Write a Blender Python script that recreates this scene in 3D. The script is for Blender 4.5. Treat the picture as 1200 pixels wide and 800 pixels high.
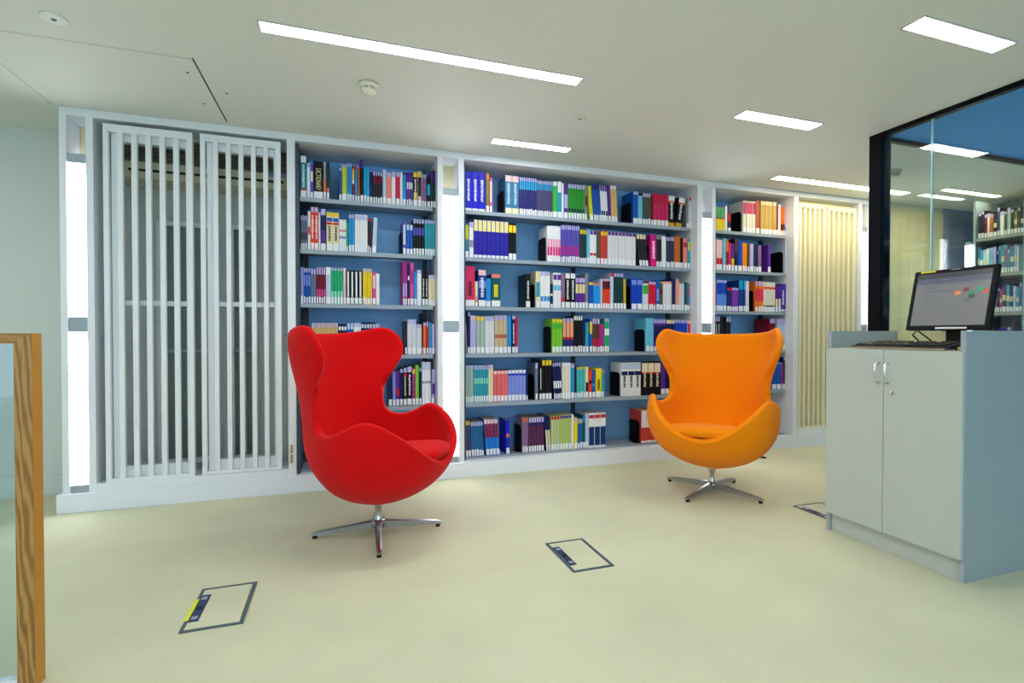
import bpy, bmesh, math, random
from mathutils import Vector, Matrix
PI = math.pi
random.seed(7)
for o in list(bpy.data.objects): bpy.data.objects.remove(o)
sc = bpy.context.scene
C = sc.collection

# ---------------------------------------------------------------- camera
cam = bpy.data.cameras.new('camera'); cam.lens = 17.868; cam.sensor_width = 36; cam.clip_start = 0.05
co = bpy.data.objects.new('camera', cam); C.objects.link(co)
co.location = (0, 0, 1.05)
yaw, pit = math.radians(18.47), math.radians(-0.73)
co.rotation_euler = (PI/2 + pit, 0, -yaw)
sc.camera = co

# ---------------------------------------------------------------- world, light, exposure
W = bpy.data.worlds.new('world'); sc.world = W; W.use_nodes = True
bg = W.node_tree.nodes['Background']; bg.inputs[0].default_value = (0.55, 0.75, 1.0, 1); bg.inputs[1].default_value = 1.0
sc.view_settings.view_transform = 'Standard'; sc.view_settings.look = 'None'
sc.view_settings.gamma = 1; sc.view_settings.use_curve_mapping = False
sc.view_settings.exposure = 1.68
def area(name, loc, rot, sx, sy, power, col):
    l = bpy.data.lights.new(name, 'AREA'); l.shape = 'RECTANGLE'; l.size = sx; l.size_y = sy
    l.energy = power; l.color = col
    o = bpy.data.objects.new(name, l); C.objects.link(o); o.location = loc; o.rotation_euler = rot
    return o
CEIL = 2.385
LAMP = 11.0        # ceiling diffusers
TUBE = 3.0         # vertical light columns
# ambient fill added at two unseen rear windows, plus bluish window light at right
area('daylight_fill', (-2.2, -3.62, 1.3), (PI/2, 0, PI), 3.0, 1.9, 520, (0.90, 0.95, 1.0))
area('daylight_fill', (1.8, -3.62, 1.3), (PI/2, 0, PI), 3.0, 1.9, 520, (0.90, 0.95, 1.0))
area('daylight_fill', (5.6, -3.62, 1.3), (PI/2, 0, PI), 2.4, 1.9, 650, (0.42, 0.70, 1.0))

# ---------------------------------------------------------------- materials
def lin(c):
    c /= 255.0
    return c/12.92 if c <= 0.04045 else ((c+0.055)/1.055)**2.4
def rgb(h):
    h = h.lstrip('#'); return tuple(lin(int(h[i:i+2], 16)) for i in (0, 2, 4)) + (1,)
MATS = {}
def mat(name, h, rough=0.5, metal=0.0, spec=0.5, noise=0.0, nscale=40, bump=0.0, bscale=200, sheen=0.0, emit=0.0, coat=0.0):
    if name in MATS: return MATS[name]
    m = bpy.data.materials.new(name); m.use_nodes = True; nt = m.node_tree
    b = nt.nodes['Principled BSDF']; c = rgb(h) if isinstance(h, str) else h
    b.inputs['Base Color'].default_value = c; b.inputs['Roughness'].default_value = rough
    b.inputs['Metallic'].default_value = metal; b.inputs['Specular IOR Level'].default_value = spec
    b.inputs['Sheen Weight'].default_value = sheen; b.inputs['Coat Weight'].default_value = coat
    if emit:
        b.inputs['Emission Color'].default_value = (1, 1, 1, 1) if emit > 0 else c
        b.inputs['Emission Strength'].default_value = abs(emit)
    tc = nt.nodes.new('ShaderNodeTexCoord')
    if noise:
        n = nt.nodes.new('ShaderNodeTexNoise'); n.inputs['Scale'].default_value = nscale; n.inputs['Detail'].default_value = 4
        mx = nt.nodes.new('ShaderNodeMix'); mx.data_type = 'RGBA'
        mx.inputs[6].default_value = tuple(x*(1-noise) for x in c[:3]) + (1,)
        mx.inputs[7].default_value = tuple(min(1, x*(1+noise)) for x in c[:3]) + (1,)
        nt.links.new(tc.outputs['Object'], n.inputs['Vector']); nt.links.new(n.outputs['Fac'], mx.inputs[0])
        nt.links.new(mx.outputs[2], b.inputs['Base Color'])
    if bump:
        n2 = nt.nodes.new('ShaderNodeTexNoise'); n2.inputs['Scale'].default_value = bscale; n2.inputs['Detail'].default_value = 3
        bp = nt.nodes.new('ShaderNodeBump'); bp.inputs['Strength'].default_value = bump; bp.inputs['Distance'].default_value = 0.004
        nt.links.new(tc.outputs['Object'], n2.inputs['Vector']); nt.links.new(n2.outputs['Fac'], bp.inputs['Height'])
        nt.links.new(bp.outputs['Normal'], b.inputs['Normal'])
    MATS[name] = m
    return m
def wood(name, h1, h2, along='Z'):
    m = bpy.data.materials.new(name); m.use_nodes = True; nt = m.node_tree; b = nt.nodes['Principled BSDF']
    tc = nt.nodes.new('ShaderNodeTexCoord'); mp = nt.nodes.new('ShaderNodeMapping')
    mp.inputs['Scale'].default_value = {'Z': (1, 1, 0.10), 'X': (0.10, 1, 1)}[along]
    w = nt.nodes.new('ShaderNodeTexWave'); w.wave_type = 'BANDS'; w.bands_direction = 'DIAGONAL'; w.wave_profile = 'SIN'
    w.inputs['Scale'].default_value = 34; w.inputs['Distortion'].default_value = 9; w.inputs['Detail'].default_value = 2.5
    w.inputs['Detail Scale'].default_value = 0.9; w.inputs['Detail Roughness'].default_value = 0.6
    r = nt.nodes.new('ShaderNodeValToRGB'); r.color_ramp.elements[0].color = rgb(h1); r.color_ramp.elements[1].color = rgb(h2)
    r.color_ramp.elements[0].position = 0.1; r.color_ramp.elements[1].position = 0.9
    L = nt.links.new
    L(tc.outputs['Object'], mp.inputs[0]); L(mp.outputs[0], w.inputs['Vector']); L(w.outputs['Fac'], r.inputs[0]); L(r.outputs[0], b.inputs['Base Color'])
    b.inputs['Roughness'].default_value = 0.45
    MATS[name] = m
    return m
def glassmat(name, tint, base=0.04):
    m = bpy.data.materials.new(name); m.use_nodes = True; nt = m.node_tree
    nt.nodes.remove(nt.nodes['Principled BSDF']); out = nt.nodes['Material Output']
    t = nt.nodes.new('ShaderNodeBsdfTransparent'); t.inputs[0].default_value = tint
    g = nt.nodes.new('ShaderNodeBsdfGlossy'); g.inputs['Roughness'].default_value = 0.0
    lw = nt.nodes.new('ShaderNodeLayerWeight'); lw.inputs[0].default_value = 0.5
    f = nt.nodes.new('ShaderNodeMath'); f.operation = 'POWER'; f.inputs[1].default_value = 5
    g2 = nt.nodes.new('ShaderNodeMath'); g2.operation = 'MULTIPLY_ADD'; g2.inputs[1].default_value = 0.95; g2.inputs[2].default_value = base
    mx = nt.nodes.new('ShaderNodeMixShader')
    nt.links.new(lw.outputs['Facing'], f.inputs[0]); nt.links.new(f.outputs[0], g2.inputs[0])
    nt.links.new(g2.outputs[0], mx.inputs[0]); nt.links.new(t.outputs[0], mx.inputs[1]); nt.links.new(g.outputs[0], mx.inputs[2])
    nt.links.new(mx.outputs[0], out.inputs[0]); MATS[name] = m
    return m
white = mat('white_paint', '#eef2fa', 0.45)
cream = mat('cream_paint', '#e6dfb4', 0.6)
ceilm = mat('ceiling_paint', '#e2e5dd', 0.7, noise=0.012, nscale=1.5)
wallm = mat('wall_paint', '#d6ddd7', 0.7, noise=0.015, nscale=2)
steel = mat('shelf_steel', '#98a6b4', 0.4, spec=0.5)
steeld = mat('dark_steel', '#3d4c5c', 0.5)
backm = mat('back_panel_blue', '#8cc6ff', 0.55, noise=0.03, nscale=3)
silver = mat('silver_cap', '#a3afb8', 0.4, metal=0.3)
lampm = mat('lamp_diffuser', '#ffffff', 0.4, emit=LAMP)
warmm = mat('lamp_diffuser_warm', (1, 0.86, 0.58, 1), 0.4, emit=-9.0)
tubem = mat('tube_diffuser', '#ffffff', 0.4, emit=TUBE)
chrome = mat('chrome', '#d4d6d8', 0.12, metal=1.0)
alu = mat('brushed_aluminium', '#a9aeb2', 0.3, metal=1.0)
black = mat('black_plastic', '#07080a', 0.45, spec=0.25)
blacks = mat('black_steel', '#040508', 0.6, spec=0.15)
col_m = mat('black_column', '#03060e', 0.35, spec=0.15)
tealm = mat('column_edge_teal', '#0d3f5c', 0.4)
bluec = mat('blue_ceiling', '#48a8ff', 0.8)
red = mat('red_felt', '#d80409', 0.9, sheen=0.06, spec=0.15, bump=0.25, bscale=500, noise=0.05, nscale=300)
orange_f = mat('orange_felt', '#fb8c00', 0.9, sheen=0.06, spec=0.15, bump=0.25, bscale=500, noise=0.05, nscale=300)
lamin = mat('grey_laminate', '#c3cac4', 0.4)
laming = mat('dark_grey_laminate', '#9aa7ab', 0.3)
edgem = mat('laminate_edging', '#aab2c0', 0.4)
oakd = wood('oak_front', '#936226', '#b98c4c', 'Z')
oakh = wood('oak_rail', '#9c6c30', '#b48646', 'X')
oaks = mat('oak_side', '#c48a2c', 0.5, noise=0.12, nscale=12)
glass = glassmat('clear_glass', (0.92, 0.97, 0.96, 1))
glassb = glassmat('balustrade_glass', (0.86, 0.93, 0.97, 1))
glassedge = mat('glass_edge', '#a9d6d8', 0.2)
pagem = mat('paper', '#d9cda6', 0.8)
PAL = dict(lav='#b9b4e8', teal='#1793a8', white='#eef0f4', red='#d0202a', violetblue='#5a55c8', black='#0c0d14', grey='#8a8f98',
 orange='#e8702a', pine='#12393c', salmon='#ee8278', blue='#1456b4', lime='#c3cf2c', sky='#2292da', maroon='#7a1230', yellow='#f0cf28',
 rust='#b05a3c', purple='#5a2a96', cyan='#19a6dc', navy='#101c56', dark='#22222c', pale='#bcd2ea', crimson='#c81c48', pinkw='#f2c6cc',
 mauve='#8c6a94', slate='#6a7894', redor='#e8431c', cream='#e8deb6', green='#1fa870', tealb='#2fa0b4', peri='#7e92e4', mint='#8ae0c8',
 pink='#e24a9c', magenta='#b02a90', pale2='#d6dae4', tan='#d9b878', lime2='#78c832', royal='#1a22c8', olive='#7a7a2c', steel='#3c7aa0',
 indigo='#26286e', slatep='#4a4870', green2='#3cb43a', leaf='#2a9632', cyan2='#6cc6e8', moss='#4c5448', rose='#d42a62', gold='#dca82c',
 ultra='#2a24a2', creamy='#e6dc9a', hot='#e21a86', rosep='#f2a2c0', violetb='#5a50b8', brick='#c83c32', white2='#e2e0e6', slate2='#343c5c',
 brown='#c86a2c', blue2='#143c96', darkteal='#0c5462', sky2='#1c98e8', oliveY='#b8a81c', royalb='#1444be', crimsonb='#d8163c', peach='#f0a47c',
 sage='#a4bcb4', beige='#c8b494', brown2='#5c3a2c', salmonr='#ea6a6c', cream2='#e4e0d2', aqua='#44b4b8', yellowb='#f2d81c', bluefoot='#1c78d8',
 steelb='#24669c', maroonp='#8c1638', plum='#5a2a50', sage2='#bccc96', sageg='#b2c872', navyp='#103a72', dot='#c83c5a', whitep='#ece8ec',
 creamp='#f0e4c8', patch='#d8d020', stripe='#e6e8ec', roseh='#c82a68', goldtan='#c8a45a', orangey='#f0941c', peri2='#5c8ce8', purple2='#7a3ab0',
 indigob='#1c3c8c', sun='#f07a28', hot2='#e62458', violetp='#4a2cb0')
def bookmat(k): return mat('cover_' + k, PAL[k], 0.4, spec=0.22)

# ---------------------------------------------------------------- mesh helpers
class MB:
    def __init__(s): s.v = []; s.f = []; s.mi = []; s.m = []; s.sm = []
    def slot(s, m):
        if m not in s.m: s.m.append(m)
        return s.m.index(m)
    def add(s, vs, fs, m, smooth=False, M=None):
        b = len(s.v); i = s.slot(m)
        for v in vs:
            s.v.append(tuple(M @ Vector(v)) if M is not None else tuple(v))
        for f in fs: s.f.append(tuple(b+k for k in f)); s.mi.append(i); s.sm.append(smooth)
        return s
    def box(s, x0, x1, y0, y1, z0, z1, m, M=None):
        v = [(x, y, z) for z in (z0, z1) for y in (y0, y1) for x in (x0, x1)]
        return s.add(v, [(0,2,3,1), (4,5,7,6), (0,1,5,4), (2,6,7,3), (0,4,6,2), (1,3,7,5)], m, M=M)
    def bbox(s, x0, x1, y0, y1, z0, z1, m, r=0.003, M=None):     # box with all edges chamfered
        bm = bmesh.new(); bmesh.ops.create_cube(bm, size=1)
        for v in bm.verts: v.co = Vector(((x0+x1)/2+v.co.x*(x1-x0), (y0+y1)/2+v.co.y*(y1-y0), (z0+z1)/2+v.co.z*(z1-z0)))
        bmesh.ops.bevel(bm, geom=bm.edges[:], offset=r, segments=2, affect='EDGES', profile=0.6)
        bm.verts.index_update()
        s.add([v.co[:] for v in bm.verts], [tuple(v.index for v in f.verts) for f in bm.faces], m, M=M); bm.free(); return s
    def prism(s, poly, z0, z1, m, M=None, smooth=False):
        n = len(poly); v = [(x, y, z0) for x, y in poly] + [(x, y, z1) for x, y in poly]
        f = [tuple(range(n-1, -1, -1)), tuple(range(n, 2*n))] + [(i, (i+1) % n, n+(i+1) % n, n+i) for i in range(n)]
        return s.add(v, f, m, smooth, M)
    def lathe(s, prof, m, seg=32, M=None, smooth=True, c=(0, 0)):
        v = []; f = []
        for r, z in prof:
            for k in range(seg):
                a = 2*PI*k/seg; v.append((c[0]+r*math.cos(a), c[1]+r*math.sin(a), z))
        for i in range(len(prof)-1):
            for k in range(seg):
                k2 = (k+1) % seg; f.append((i*seg+k, i*seg+k2, (i+1)*seg+k2, (i+1)*seg+k))
        f.append(tuple(range(seg-1, -1, -1))); f.append(tuple((len(prof)-1)*seg+k for k in range(seg)))
        return s.add(v, f, m, smooth, M)
    def tube(s, pts, r, m, seg=10, M=None):
        pts = [Vector(p) for p in pts]; v = []; f = []; up = Vector((0, 0, 1))
        for i, p in enumerate(pts):
            d = (pts[min(i+1, len(pts)-1)] - pts[max(i-1, 0)]).normalized()
            a = d.cross(up) if abs(d.z) < 0.95 else d.cross(Vector((1, 0, 0))); a.normalize(); b = d.cross(a)
            rr = r[i] if isinstance(r, (list, tuple)) else r
            for k in range(seg): t = 2*PI*k/seg; v.append(tuple(p + rr*(math.cos(t)*a + math.sin(t)*b)))
        for i in range(len(pts)-1):
            for k in range(seg): k2 = (k+1) % seg; f.append((i*seg+k, i*seg+k2, (i+1)*seg+k2, (i+1)*seg+k))
        f.append(tuple(range(seg-1, -1, -1))); f.append(tuple((len(pts)-1)*seg+k for k in range(seg)))
        return s.add(v, f, m, True, M)
    def mesh(s, name):
        me = bpy.data.meshes.new(name); me.from_pydata(s.v, [], s.f)
        for m in s.m: me.materials.append(m)
        me.polygons.foreach_set('material_index', s.mi); me.polygons.foreach_set('use_smooth', s.sm); me.update()
        bm = bmesh.new(); bm.from_mesh(me); bmesh.ops.recalc_face_normals(bm, faces=bm.faces); bm.to_mesh(me); bm.free()
        return me
    def build(s, name, parent=None, loc=None):
        o = bpy.data.objects.new(name, s.mesh(name)); C.objects.link(o)
        if parent: o.parent = parent
        if loc: o.location = loc
        return o
def link_mesh(name, me, parent=None, loc=(0, 0, 0)):
    o = bpy.data.objects.new(name, me); C.objects.link(o); o.location = loc
    if parent: o.parent = parent
    return o
def tag(o, label, cat, group=None):
    assert 4 <= len(label.split()) <= 16, label
    o['label'] = label; o['category'] = cat
    if group: o['group'] = group
    return o
def thing(name, label, cat, loc=(0, 0, 0), rz=0, group=None):
    o = bpy.data.objects.new(name, None); C.objects.link(o); o.empty_display_size = 0.1
    o.location = loc; o.rotation_euler = (0, 0, rz); return tag(o, label, cat, group)
def struct(o): o['kind'] = 'structure'; return o

# ================================================================ SETTING
carpet = mat('carpet', '#d2d3b6', 0.95, spec=0.1, noise=0.13, nscale=2.2, bump=0.5, bscale=260)
struct(MB().box(-4.6, 9, -3.6, 4.3, -0.1, 0, carpet).build('floor'))
struct(MB().box(-4.6, 9, -3.6, 4.3, CEIL, CEIL+0.1, ceilm).build('ceiling'))
struct(MB().box(-4.6, 6.0, 4.13, 4.25, 0, CEIL, wallm).build('wall_back'))
struct(MB().box(-4.7, -4.6, -3.6, 4.3, 0, CEIL, wallm).build('wall_left'))
struct(MB().box(8.9, 9.0, -3.6, 4.3, 0, CEIL, mat('wall_right_paint', '#8fb4cc', 0.7)).build('wall_right'))
m = MB()   # rear wall with three window openings
wy0, wy1 = -3.6, -3.45
m.box(-4.6, 9, wy0, wy1, 0, 0.3, wallm).box(-4.6, 9, wy0, wy1, 2.28, CEIL, wallm)
for a, b in ((-4.6, -3.8), (-0.6, 0.2), (3.4, 4.3), (6.9, 9)): m.box(a, b, wy0, wy1, 0.3, 2.28, wallm)
struct(m.build('wall_rear'))
for k, (a, b) in enumerate(((-3.8, -0.6), (0.2, 3.4), (4.3, 6.9))):
    m = MB(); t = 0.05
    m.box(a, b, wy0, wy1+0.02, 0.3, 0.3+t, white).box(a, b, wy0, wy1+0.02, 2.28-t, 2.28, white)
    for x in (a, (a+b)/2-t/2, b-t): m.box(x, x+t, wy0, wy1+0.02, 0.3+t, 2.28-t, white)
    w = struct(m.build('window_%d' % (k+3)))
    struct(MB().box(a+t, b-t, wy0+0.06, wy0+0.066, 0.3+t, 2.28-t, glass).build('pane', w))
# skirting on the back wall, left of the cabinet
struct(MB().bbox(-4.6, -1.592, 4.112, 4.13, 0, 0.13, mat('skirting_paint', '#d6dfda', 0.5), 0.003).build('baseboard_back'))
# fine seams in the ceiling boards: an access hatch outline over the cabinet's left end
seam = mat('seam_shadow_gap', '#4a4c46', 0.9)
tr = struct(MB().box(-0.684, -0.676, 2.83, 3.60, CEIL-0.0012, CEIL-0.0002, seam).build('trim_1'))
fs = mat('faint_seam', '#b4b8ac', 0.9)
struct(MB().box(-1.589, -1.585, 2.6, 3.66, CEIL-0.0012, CEIL-0.0002, fs).build('trim_2'))
struct(MB().box(-1.585, -0.684, 2.84, 2.843, CEIL-0.0012, CEIL-0.0002, fs).build('trim_3'))

# ---------------------------------------------------------------- built-in white cabinet run
FY = 3.66; BK = 4.12; HB = 2.338
struct(MB().bbox(-1.59, 5.02, FY-0.012, BK, 0, 0.112, white, 0.004).build('baseboard_cabinet'))
struct(MB().bbox(-1.562, 5.02, FY, BK, HB, CEIL-0.001, white, 0.003).build('trim_4'))
POSTS = [(-1.562, -1.528), (-1.434, -1.398), (-0.341, -0.294), (0.657, 0.697), (0.811, 0.851), (2.906, 2.961), (3.061, 3.097), (3.985, 4.040), (4.805, 4.851), (4.932, 4.978)]
for k, (a, b) in enumerate(POSTS):
    struct(MB().box(a, b, FY, BK, 0.112, HB, white).build('trim_%d' % (5+k)))
# raised sill under the two slatted bays
struct(MB().bbox(-1.398, -0.341, FY-0.004, FY+0.10, 0.112, 0.162, white, 0.003).build('trim_15'))
struct(MB().bbox(4.040, 4.805, FY-0.004, FY+0.10, 0.112, 0.166, white, 0.003).build('trim_16'))
# cream lining of the right slatted bay and the cream wall beyond the black column
struct(MB().box(4.040, 4.805, FY+0.085, FY+0.10, 0.166, HB, cream).build('wall_lining'))
struct(MB().box(4.978, 6.04, FY+0.02, BK, 0, CEIL, cream).build('wall_cream'))
for k in range(8):
    struct(MB().box(5.02+k*0.127, 5.02+k*0.127+0.1245, FY+0.008, FY+0.02, 0.0, 2.33, mat('cream_board', '#eadfae', 0.55)).build('trim_%d' % (17+k)))
struct(MB().box(6.04, 9, FY, BK, 0, CEIL, mat('grey_blue_wall', '#7d8da6', 0.5)).build('wall_grey'))

# slatted panels -------------------------------------------------------
slatm = mat('panel_white', '#f0f3f8', 0.45)
slatc = mat('panel_cream', '#f2ecca', 0.5)
def slat_panel(x0, x1, z0, z1, n, label, m_, sw, y0=FY-0.004, dep=0.03, rear=True, sf=0.026):
    t = thing('slatted_panel', label, 'panel', ((x0+x1)/2, y0, z0))
    w = x1-x0; h = z1-z0; hx = w/2
    f = MB(); f.bbox(-hx, -hx+sf, 0, dep, 0, h, m_, 0.002); f.bbox(hx-sf*1.2, hx, 0, dep, 0, h, m_, 0.002); f.build('stile', t)
    MB().bbox(-hx+sf, hx-sf*1.2, 0, dep, h-0.045, h, m_, 0.002).build('rail', t)
    MB().bbox(-hx+sf, hx-sf*1.2, 0, dep, 0, 0.02, m_, 0.002).build('rail', t)
    me = None; inner = (-hx+sf, hx-sf*1.2); step = (inner[1]-inner[0]+sw)/(n+1)
    for k in range(n):
        cx = inner[0]-sw/2+step*(k+1)
        if me is None: me = MB().bbox(-sw/2, sw/2, 0.001, dep-0.001, 0.02, h-0.045, m_, 0.002).mesh('slat')
        link_mesh('slat', me, t, (cx, 0, 0))
    if rear:      # second, deeper frame behind the slats
        r = MB(); a = dep+0.004; b = dep+0.05
        r.box(-hx+0.03, -hx+0.075, a, b, 0, h-0.01, m_).box(hx-0.045, hx-0.01, a, b, 0, h-0.01, m_)
        r.box(-hx+0.075, hx-0.045, a, b, h-0.09, h-0.01, m_).box(-hx+0.075, hx-0.045, a, b, 0, 0.085, m_)
        r.build('rear_frame', t)
        MB().box(-hx+0.075, hx-0.045, a+0.01, a+0.03, 1.07, 1.10, m_).build('crossbar', t)
    return t
slat_panel(-1.349, -0.884, 0.162, 2.312, 5, 'white slatted panel with narrow uprights, left of the two by the white wall', slatm, 0.029)
slat_panel(-0.842, -0.380, 0.164, 2.314, 5, 'white slatted panel beside the left bookcase, hiding a cooling unit', slatm, 0.027)
slat_panel(4.062, 4.395, 0.168, 2.290, 4, 'cream lit slatted panel beside the right bookcase', slatc, 0.026, y0=FY+0.01, rear=False, sf=0.03)
slat_panel(4.415, 4.782, 0.168, 2.285, 4, 'cream lit slatted panel nearest the black column', slatc, 0.026, y0=FY+0.01, rear=False, sf=0.03)

# air conditioner high in the recess -----------------------------------
acm = mat('ac_cream', '#d8d4b4', 0.5)
t = thing('air_conditioner', 'cream wall cooling unit with dark grille behind the white slatted panels', 'air conditioner', (-0.86, 4.12, 2.06))
b = MB(); hx = 0.515
b.bbox(-hx, hx, -0.24, 0, 0.27, 0.30, acm, 0.004).bbox(-hx, hx, -0.24, 0, 0, 0.11, acm, 0.004)
b.box(-hx, -hx+0.02, -0.24, 0, 0.11, 0.27, acm).box(hx-0.02, hx, -0.24, 0, 0.11, 0.27, acm).box(-hx+0.02, hx-0.02, -0.2, -0.19, 0.11, 0.27, mat('ac_dark', '#54504a', 0.8))
b.build('housing', t)
g = MB()
for k in range(10): g.box(-hx+0.02, hx-0.02, -0.238, -0.20, 0.116+k*0.0155, 0.122+k*0.0155, mat('ac_grille', '#8a8474', 0.6))
g.build('grille', t)
MB().box(-hx+0.08, hx-0.04, -0.246, -0.239, 0.045, 0.06, mat('ac_slot', '#1c1c1a', 0.7)).build('outlet_slot', t)
MB().box(hx-0.16, hx-0.02, -0.246, -0.24, 0.085, 0.112, mat('ac_badge', '#8aa4c8', 0.5)).build('badge', t)
# old windows behind the slats ------------------------------------------
paned = mat('window_pane_dark', '#76867a', 0.3)
for k, (a, b_) in enumerate(((-1.20, -0.82), (-0.76, -0.58))):
    f = MB(); fz0, fz1 = 0.16, 1.83; y = 4.06; t_ = 0.028
    f.box(a, a+t_, y, 4.13, fz0, fz1, white).box(b_-t_, b_, y, 4.13, fz0, fz1, white)
    f.box(a+t_, b_-t_, y, 4.13, fz1-t_, fz1, white).box(a+t_, b_-t_, y, 4.13, fz0, fz0+t_, white).box(a+t_, b_-t_, y+0.01, 4.13, 0.93, 0.95, steel)
    mid = (a+b_)/2; f.box(mid-0.012, mid+0.012, y, 4.13, fz0+t_, fz1-t_, white)
    w = struct(f.build('window_%d' % (k+1)))
    struct(MB().box(a+t_, b_-t_, 4.10, 4.105, fz0+t_, fz1-t_, paned).build('pane', w))

# hinge pieces on the post by the red chair
h = MB()
for k in range(2): h.bbox(-0.330, -0.314, FY-0.008, FY, 0.20+k*0.065, 0.255+k*0.065, mat('brass', '#b8ac84', 0.35, metal=0.7), 0.002)
tag(h.build('magnetic_catch'), 'small metal catch on the white post left of the red chair', 'catch')

# vertical light columns --------------------------------------------------
def light_column(x0, x1, label, r0=0.0):
    cx = (x0+x1)/2; w = x1-x0-0.004; t = thing('light_column', label, 'light', (cx, FY, 0.112), group='vertical light columns in the white cabinet')
    hw = w/2
    MB().box(-hw, hw, 0.17, 0.18, 2.01, 2.22, cream).build('recess_back', t)
    for z0, z1 in ((0.0, 0.047), (0.955, 1.045), (1.952, 2.008)):
        MB().bbox(-hw, hw, 0.006, 0.10, z0, z1, silver, 0.002).build('cap', t)
    for z0, z1 in ((0.047, 0.955), (1.045, 1.952)):
        dw = hw-0.006; poly = [(-dw, 0.10), (dw, 0.10), (dw, 0.04)] + [(dw*math.cos(a), 0.04-0.03*math.sin(a)) for a in [PI*k/10 for k in range(1, 10)]] + [(-dw, 0.04)]
        MB().prism(poly, z0, z1, tubem).build('diffuser', t)
    return t
light_column(-1.528, -1.434, 'lit white light column at the far left end of the cabinet')
light_column(0.697, 0.811, 'lit white light column between the left and middle bookcases')
light_column(2.961, 3.061, 'lit white light column between the middle and right bookcases')
light_column(4.851, 4.932, 'lit white light column beside the black column')

# bookcases ------------------------------------------------------------
SZ = [1.985, 1.632, 1.265, 0.908, 0.535, 0.124]
SY0, SYB = 3.725, 4.03
def bookcase(x0, x1, label, joints, zs=SZ, h=HB, bright=True):
    t = thing('bookcase', label, 'bookcase', (x0, SY0, 0.1125)); ox, oy, oz = x0, SY0, 0.1125
    w = x1-x0
    MB().box(0.002, w-0.002, SYB-oy, SYB-oy+0.012, 0, h-oz-0.002, backm).build('back_panel', t)
    MB().box(0.001, 0.022, -0.02, SYB-oy, 0, h-oz-0.002, steeld).build('side_panel', t)
    xs = [0.024] + [j-x0 for j in joints] + [w-0.024]
    for i, z in enumerate(zs):
        for a, b in zip(xs[:-1], xs[1:]):
            m = MB(); th = 0.028 if i < 5 else 0.01
            m.box(a+0.001, b-0.001, 0, SYB-oy-0.03, z-oz-0.004, z-oz, steel)
            m.box(a+0.001, b-0.001, 0, 0.012, z-oz-th, z-oz-0.004, steel)
            m.build('shelf', t)
    for x in [0.03] + [j-x0-0.02 for j in joints] + [w-0.055]:       # slotted uprights at the back
        u = MB(); u.box(x, x+0.03, SYB-oy-0.028, SYB-oy-0.001, 0, h-oz-0.01, steeld); u.build('upright', t)
    return t
bookcase(-0.294, 0.657, 'left steel bookcase of six shelves with blue back, behind the red chair', [])
bookcase(0.851, 2.906, 'wide middle steel bookcase of six shelves between the light columns', [1.905])
bookcase(3.097, 3.985, 'right steel bookcase of six shelves behind the orange chair', [])
b = MB(); b.box(3.60, 3.97, 3.95, 3.99, 0.126, 0.22, mat('shelf_backstop', '#2c343e', 0.5))
tag(b.build('shelf_stop'), 'dark steel stop plate on the empty bottom shelf of right bookcase', 'shelf stop')

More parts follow.
